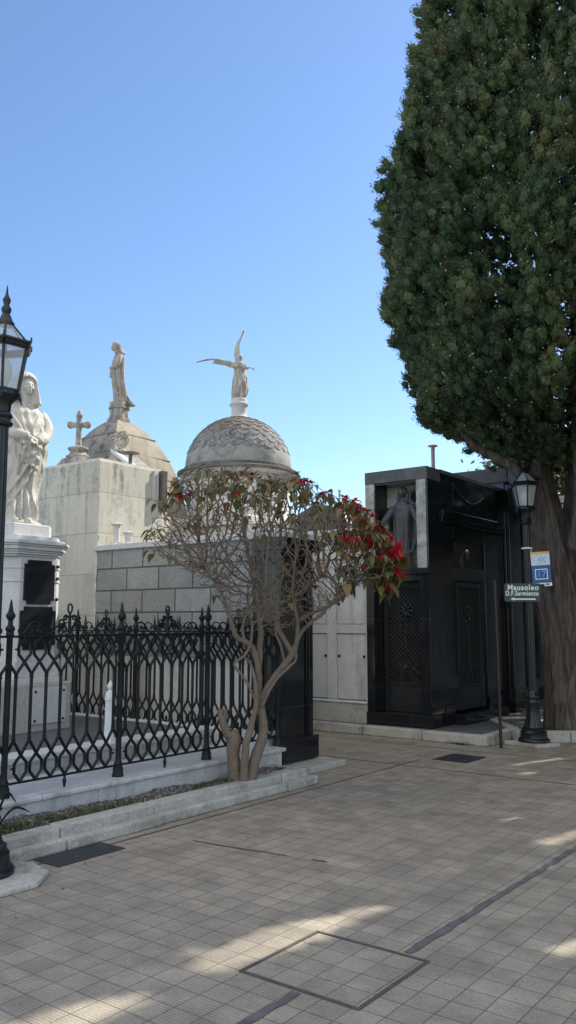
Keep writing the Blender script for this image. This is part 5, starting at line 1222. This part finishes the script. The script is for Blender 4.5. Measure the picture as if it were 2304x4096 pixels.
# ------------------------------------------------------------------ poinsettia tree
def zp(x, y): return (440.3+x*.3473, 1446.5+y*.3473)
DT = 8.02
def stem(pts, dz):
    out = []
    for (x, y), d in zip(pts, dz): u, v = zp(x, y); out.append(unproj(u, v, DT+d))
    return out
root = unproj(620, 1968, DT); root = Vector((-5.32, 6.30, .08))
pt = thing('poinsettia_tree', (-5.32, 6.30, .10), 'gnarled bare stemmed poinsettia with red bracts and drooping leaves leaning over the bed', 'flowering tree')
stems = [
 (stem([(528, 1550), (580, 1330), (632, 1180), (636, 1060), (625, 940)], [0, 0, .02, .02, .02]), [.075, .066, .058, .048, .046]),
 (stem([(625, 940), (603, 850), (608, 740), (595, 630), (560, 530), (500, 480), (445, 450), (405, 340), (372, 230)], [.02, .02, .0, -.04, -.06, -.1, -.14, -.2, -.24]), [.046, .042, .04, .038, .034, .032, .03, .026, .022]),
 (stem([(608, 740), (615, 600), (622, 450), (612, 330), (600, 180), (590, 40)], [0, .03, .06, .06, .1, .14]), [.03, .034, .034, .031, .026, .02]),
 (stem([(622, 950), (655, 850), (720, 740), (790, 650), (850, 570)], [.02, .0, -.02, -.04, -.05]), [.032, .040, .041, .039, .038]),
 (stem([(850, 570), (800, 480), (752, 390), (735, 270), (745, 140), (735, 20)], [-.05, -.02, .06, .12, .16, .2]), [.034, .03, .028, .026, .024, .02]),
 (stem([(850, 570), (882, 480), (890, 370), (868, 260), (850, 140)], [-.05, -.1, -.16, -.2, -.24]), [.034, .027, .023, .017, .013]),
 (stem([(880, 500), (920, 410), (990, 340), (1060, 290), (1120, 210), (1230, 120), (1320, 20)], [-.1, -.12, -.16, -.2, -.24, -.3, -.34]), [.022, .022, .02, .018, .016, .013, .01]),
 (stem([(905, 330), (960, 290), (1050, 255), (1150, 210), (1240, 150)], [-.12, .0, .12, .2, .26]), [.022, .02, .018, .015, .012]),
 (stem([(492, 1530), (506, 1300), (545, 1110), (585, 960), (583, 800), (555, 660), (515, 600)], [-.06, -.08, -.07, -.07, -.06, -.02, .0]), [.052, .047, .041, .032, .024, .018, .014]),
 (stem([(580, 900), (535, 800), (480, 720), (432, 645), (500, 590), (545, 500), (560, 380), (540, 280), (520, 150)], [-.06, -.1, -.12, -.14, -.12, -.1, -.06, -.02, .05]), [.016, .016, .015, .015, .015, .016, .016, .015, .012]),
 (stem([(632, 950), (680, 840), (745, 745), (830, 660), (875, 620), (880, 560)], [-.05, -.07, -.08, -.1, -.1, -.1]), [.018, .017, .016, .015, .012, .008]),
 (stem([(500, 480), (490, 380), (510, 300), (560, 200), (600, 60)], [-.1, .0, .08, .16, .24]), [.018, .017, .016, .014, .012]),
 (stem([(790, 640), (770, 520), (730, 420), (725, 330), (690, 240), (640, 120)], [-.04, -.12, -.18, -.24, -.3, -.36]), [.014, .013, .013, .013, .012, .01]),
 (stem([(372, 230), (330, 130), (270, 30), (190, -60)], [-.24, -.28, -.3, -.3]), [.022, .018, .014, .011]),
 (stem([(735, 270), (800, 180), (900, 130), (990, 60), (1080, 0)], [.12, .2, .3, .38, .42]), [.018, .016, .014, .012, .010]),
]
wood = MB(); grow_from = []
for P, Rd in stems:
    sp = smooth_path(P, 6); sr = smooth_rad(Rd, 6); sr = [.84*q*(1+.22*noise.noise(Vector((p.x*14, p.y*14, p.z*17)))) for p, q in zip(sp, sr)]
    sp = [p+Vector((noise.noise(p*7), noise.noise(p*7+Vector((5, 0, 0))), 0))*.010 for p in sp]
    wood.tube(sp, sr, 10)
    for p, q in zip(sp, sr):
        if p.z > 1.62: grow_from.append(p)
wood.ball((-5.36, 6.33, .08), (.12, .12, .09), 12, 8)
trunk = wood.build('trunk', M['pbark'], pt, smooth=180)
# twigs: space colonisation inside the crown outline
outline = [(368, 1368), (385, 1300), (430, 1222), (500, 1172), (560, 1175), (640, 1192), (740, 1196), (830, 1236), (905, 1270), (960, 1320), (1008, 1385), (1012, 1440), (980, 1480), (930, 1478), (880, 1490), (840, 1520), (780, 1560), (720, 1590), (640, 1590), (570, 1550), (530, 1500), (470, 1440), (400, 1400)]
def inside(x, y, q=outline):
    c = False; j = len(q)-1
    for i in range(len(q)):
        if (q[i][1] > y) != (q[j][1] > y) and x < (q[j][0]-q[i][0])*(y-q[i][1])/(q[j][1]-q[i][1])+q[i][0]: c = not c
        j = i
    return c
att = []
while len(att) < 4400:
    x = random.uniform(365, 1015); y = random.uniform(1170, 1595)
    if not inside(x, y): continue
    hx = 1-abs((x-690)/330)**2.2; dmax = .16+.68*max(hx, 0)**.6
    if y > 1450: dmax *= .75
    d = random.uniform(-dmax, dmax)
    att.append(unproj(x, y+random.uniform(-4, 4), DT+d-.05))
att = np.array([tuple(a) for a in att]); nodes = [tuple(p) for p in grow_from]; par = [-1]*len(nodes); step = .05
na = np.array(nodes); alive = np.ones(len(att), bool); near = np.full(len(att), 1e9); nidx = np.zeros(len(att), int)
def upd(new0):
    global near, nidx
    for k in range(new0, len(nodes)):
        d = np.linalg.norm(att-np.array(nodes[k]), axis=1); m = d < near; near[m] = d[m]; nidx[m] = k
upd(0); seen = set()
for it in range(70):
    act = alive & (near < 1.1)
    if not act.any(): break
    new0 = len(nodes); dirs = {}
    for i in np.where(act)[0]:
        k = nidx[i]; v = att[i]-np.array(nodes[k]); dirs.setdefault(k, np.zeros(3)); dirs[k] += v/np.linalg.norm(v)
    for k, v in dirs.items():
        v = v/max(np.linalg.norm(v), 1e-6)
        pd = np.zeros(3)
        if par[k] >= 0: pd = np.array(nodes[k])-np.array(nodes[par[k]]); pd /= max(np.linalg.norm(pd), 1e-6)
        v = v+pd*.55+RNG.normal(0, .22, 3)+np.array([0, 0, .12]); v /= np.linalg.norm(v); q = tuple(np.array(nodes[k])+v*step)
        h = (round(q[0], 3), round(q[1], 3), round(q[2], 3))
        if h in seen: continue
        seen.add(h); nodes.append(q); par.append(k)
    if len(nodes) == new0: break
    upd(new0); alive &= ~(near < .054)
child = [[] for _ in nodes]
for i, p_ in enumerate(par):
    if p_ >= 0: child[p_].append(i)
cnt = [0.0]*len(nodes)
for i in range(len(nodes)-1, -1, -1):
    cnt[i] = 1.0 if not child[i] else sum(cnt[c]**1.0 for c in child[i])
twr = lambda i: min(.016, .0033*cnt[i]**.39)
tw = MB(); tips = []
started = [i for i, p_ in enumerate(par) if p_ >= 0 and (par[p_] < 0 or child[p_][0] != i)]
for s in started:
    ch = [par[s], s]; i = s
    while child[i]: i = child[i][0]; ch.append(i)
    rd = [twr(k) for k in ch]; rd[0] = min(rd[0], rd[1]*1.15)
    tw.tube([Vector(nodes[k]) for k in ch], rd, 5)
    tips.append((Vector(nodes[ch[-1]]), (Vector(nodes[ch[-1]])-Vector(nodes[ch[-2]])).normalized()))
tw.build('twigs', M['pbark'], pt, smooth=180)
def to_px(p):
    v = p-Vector((0, 0, EYE)); ct, st = math.cos(PITCH), math.sin(PITCH); f = FW*ct+UP*st; u = -FW*st+UP*ct; a = v.dot(f); return 724.5+2100*v.dot(RT)/a, 1288-2100*v.dot(u)/a
topline = lambda x: np.interp(x, [365, 385, 430, 500, 560, 640, 740, 830, 905, 960, 1010], [1360, 1300, 1225, 1172, 1176, 1194, 1198, 1238, 1272, 1322, 1390])
LV, LT, BV, BT = [], [], [], []
def leaf(V, base, d, L, W, droop, fold, k=4):
    """pointed oval leaf bent downwards, as quads either side of the midrib"""
    s = d.cross(UP); s = s.normalized() if s.length > 1e-4 else Vector((1, 0, 0)); n_ = s.cross(d)
    mid = []; wid = []
    for i in range(k+1):
        t = i/k; mid.append(base+d*L*t*(1-.25*droop*t)-UP*L*droop*t*t*.8); wid.append(W*math.sin(PI*min(1, t**.75))*(1-.15*t))
    c = 0
    for i in range(k):
        for g in (1, -1):
            a0, a1 = mid[i], mid[i+1]; b0 = a0+s*g*wid[i]+n_*fold*wid[i]; b1 = a1+s*g*wid[i+1]+n_*fold*wid[i+1]
            V += [a0, a1, b1, b0] if g == 1 else [a0, b0, b1, a1]; c += 1
    return c
rl = random.Random(77)
for p, d in tips:
    x, y = to_px(p); dep = y-topline(x)
    right = x > 850
    pl = (.46 if dep < 40 else .30 if dep < 85 else .18 if dep < 130 else .05) if not right else (.62 if dep < 120 else .28)
    if x < 480 and dep > 70: pl *= .5
    if dep < -26 or rl.random() > pl: continue
    k = rl.randint(3, 6) if right else rl.randint(2, 5) if dep < 60 else rl.randint(1, 3)
    for _ in range(k):
        a = rl.uniform(0, 2*PI); e = Vector((math.cos(a), math.sin(a), rl.uniform(-.5, .3))).normalized(); bs_ = p-d*rl.uniform(0, .10)
        tw_l = rl.uniform(.02, .045); L = rl.uniform(.065, .120)*(1.12 if right and y > 1380 else .95)
        c = leaf(LV, bs_+e*tw_l, (e+d*.25).normalized(), L, L*rl.uniform(.26, .36), rl.uniform(.5, 1.2), rl.uniform(-.1, .5))
        green = .30 if (right and y > 1400) else .45 if (560 < x < 760 and dep > 20) else .66
        t = min(1, max(0, rl.gauss(green, .2))); LT += [t]*c
    bright = right or (x > 560 and dep < 34) or (x < 470 and 1230 < y < 1300)
    if bright and rl.random() < (.72 if right else .56 if x > 740 else .28):
        m = rl.randint(8, 13); tb = rl.uniform(.25, 1) if (right or rl.random() < .25) else rl.uniform(0, .5)
        for j in range(m):
            a = 2*PI*j/m+rl.uniform(-.3, .3); e = Vector((math.cos(a), math.sin(a), rl.uniform(-.1, .7))).normalized(); L = rl.uniform(.05, .095)
            c = leaf(BV, p+d*.012, (e+d*.2).normalized(), L, L*rl.uniform(.18, .27), rl.uniform(.1, .9), rl.uniform(0, .5), 3); BT += [min(1, max(0, tb+rl.uniform(-.15, .15)))]*c
for x, y, dd in ((1003, 1378, -.34), (1000, 1437, -.36), (930, 1365, -.3), (597, 1236, -.42), (985, 1395, -.3)):   # the large open flower heads
    p = unproj(x, y, DT+dd)
    for rg, m in ((0, 9), (1, 7)):
        for j in range(m):
            a = 2*PI*j/m+rg*.3; e = (RT*math.cos(a)+UP*math.sin(a)-FW*(.35+.5*rg)).normalized(); L = rl.uniform(.07, .10)*(1-.25*rg)
            c = leaf(BV, p, e, L, L*.27, rl.uniform(0, .5), .3, 3); BT += [rl.uniform(.6, 1)]*c
for x, y, dd in ((985, 1420, -.34), (968, 1432, -.32), (1000, 1452, -.33), (978, 1465, -.35), (960, 1450, -.3), (990, 1475, -.34), (965, 1482, -.3), (1000, 1405, -.3), (948, 1420, -.28), (935, 1400, -.28), (915, 1390, -.26), (958, 1385, -.3), (975, 1405, -.3), (900, 1350, -.24), (940, 1345, -.26), (880, 1330, -.2)):   # big hanging leaves on the right
    for _ in range(3):
        p = unproj(x+rl.uniform(-10, 10), y+rl.uniform(-10, 10), DT+dd+rl.uniform(-.08, .12)); a = rl.uniform(0, 2*PI); e = Vector((math.cos(a)*.6, math.sin(a)*.6, -.6)).normalized(); L = rl.uniform(.10, .15)
        c = leaf(LV, p, e, L, L*.34, rl.uniform(.3, .8), rl.uniform(0, .4)); LT += [min(.9, max(0, rl.gauss(.36, .17)))]*c
np_mesh('foliage', np.array([tuple(v) for v in LV]), 4, M['pleaf'], pt, np.array(LT))
np_mesh('bracts', np.array([tuple(v) for v in BV]), 4, M['bract'], pt, np.array(BT))
# cut stump beside it
b = MB(); P = stem([(428, 1545), (432, 1400), (420, 1290), (428, 1200), (412, 1130)], [0, 0, 0, 0, 0]); b.tube(smooth_path(P, 6), [q*(1+.14*noise.noise(Vector((i*.5, 2, 1)))) for i, q in enumerate(smooth_rad([.068, .062, .060, .070, .060], 6))], 14)
P = stem([(405, 1190), (370, 1130), (345, 1060), (325, 975)], [0, -.03, -.04, -.05]); b.tube(smooth_path(P, 5), smooth_rad([.045, .042, .036, .030], 5), 10)
P = stem([(350, 1070), (362, 1020), (366, 975)], [-.04, -.05, -.06]); b.tube(smooth_path(P, 5), smooth_rad([.024, .022, .020], 5), 8)
b.ball(P[0], .034, 8, 6); u, v = zp(398, 1165); b.ball(unproj(u, v, DT-.045), (.03, .03, .025), 8, 6)
tag(b.build('tree_stump', M['pbark'], org=tuple(unproj(*zp(430, 1490), DT)), smooth=180), 'short pollarded stump with a cut forked branch beside the poinsettia trunk', 'stump')
# dark strappy plant at the left end of the bed
pl_ = thing('plant', (-5.25, 3.42, .12), 'small dead dark plant with bent blades at the left end of the bed', 'plant')
b = MB(); o_ = Vector((-5.28, 3.60, .13))
for a in ((-.10, .02, .24), (.02, .06, .20), (.10, .04, .28), (.16, .1, .17), (-.04, -.05, .30), (.05, -.03, .14)):
    e = RT*a[0]+FW*a[1]; b.tube(smooth_path([o_, o_+e*.4+UP*a[2]*.7, o_+e*.8+UP*a[2], o_+e*1.35+UP*a[2]*.72], 4), smooth_rad([.006, .008, .010, .002], 4), 5)
b.build('blade', M['iron'], pl_, smooth=180)

# ================================================================== LIGHT, SKY, CAMERA
w = bpy.data.worlds.new('World'); S.world = w; w.use_nodes = True; nt = w.node_tree; bg = nt.nodes['Background']
sk = nt.nodes.new('ShaderNodeTexSky'); sk.sky_type = 'NISHITA'; sk.sun_disc = False; sk.sun_elevation = SUN_EL; sk.sun_rotation = SUN_AZ
sk.altitude = 0; sk.air_density = 1.0; sk.dust_density = .35; sk.ozone_density = 3.0
bg.inputs[1].default_value = .15
# unseen bright cloud added overhead and behind the viewer to fill the shade; the sky in view is clear
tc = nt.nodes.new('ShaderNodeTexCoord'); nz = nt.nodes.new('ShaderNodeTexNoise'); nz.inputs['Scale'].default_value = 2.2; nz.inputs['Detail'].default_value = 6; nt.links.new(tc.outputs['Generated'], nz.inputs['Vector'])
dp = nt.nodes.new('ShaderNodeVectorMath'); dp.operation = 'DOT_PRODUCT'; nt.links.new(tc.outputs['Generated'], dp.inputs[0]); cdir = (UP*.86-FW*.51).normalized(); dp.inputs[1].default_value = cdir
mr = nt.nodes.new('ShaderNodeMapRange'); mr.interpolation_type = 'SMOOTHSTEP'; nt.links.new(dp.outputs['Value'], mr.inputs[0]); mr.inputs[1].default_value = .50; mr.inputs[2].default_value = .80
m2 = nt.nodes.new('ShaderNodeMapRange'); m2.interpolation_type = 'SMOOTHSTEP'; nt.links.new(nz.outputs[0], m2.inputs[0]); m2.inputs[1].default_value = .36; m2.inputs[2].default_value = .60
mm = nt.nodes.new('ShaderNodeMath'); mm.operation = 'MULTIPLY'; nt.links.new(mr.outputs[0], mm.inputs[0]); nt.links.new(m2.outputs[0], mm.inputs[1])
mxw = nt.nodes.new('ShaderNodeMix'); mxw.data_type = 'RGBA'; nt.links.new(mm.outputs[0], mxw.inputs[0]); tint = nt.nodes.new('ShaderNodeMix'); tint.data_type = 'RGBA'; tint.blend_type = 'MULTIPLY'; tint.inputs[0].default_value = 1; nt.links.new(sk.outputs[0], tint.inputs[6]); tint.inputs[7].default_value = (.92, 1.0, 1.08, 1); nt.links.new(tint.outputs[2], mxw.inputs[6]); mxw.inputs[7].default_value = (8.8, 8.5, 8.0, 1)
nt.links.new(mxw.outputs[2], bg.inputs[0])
sl = bpy.data.lights.new('sun', 'SUN'); sl.energy = 5.0; sl.angle = RAD(.45); sl.color = (1, .93, .82)
so = bpy.data.objects.new('sun', sl); COL.objects.link(so); so.rotation_euler = SUN.to_track_quat('Z', 'Y').to_euler()
cd = bpy.data.cameras.new('camera'); cam = bpy.data.objects.new('camera', cd); COL.objects.link(cam); S.camera = cam
cam.location = (0, 0, EYE); cam.rotation_euler = (PI/2+PITCH, 0, YAW); cd.sensor_fit = 'VERTICAL'; cd.angle = 2*math.atan(1288/2100); cd.clip_start = .05; cd.clip_end = 2000
S.view_settings.view_transform = 'Standard'; S.view_settings.look = 'None'; S.view_settings.gamma = 1; S.view_settings.exposure = 0.43
S.cycles.max_bounces = 6; S.cycles.transparent_max_bounces = 12
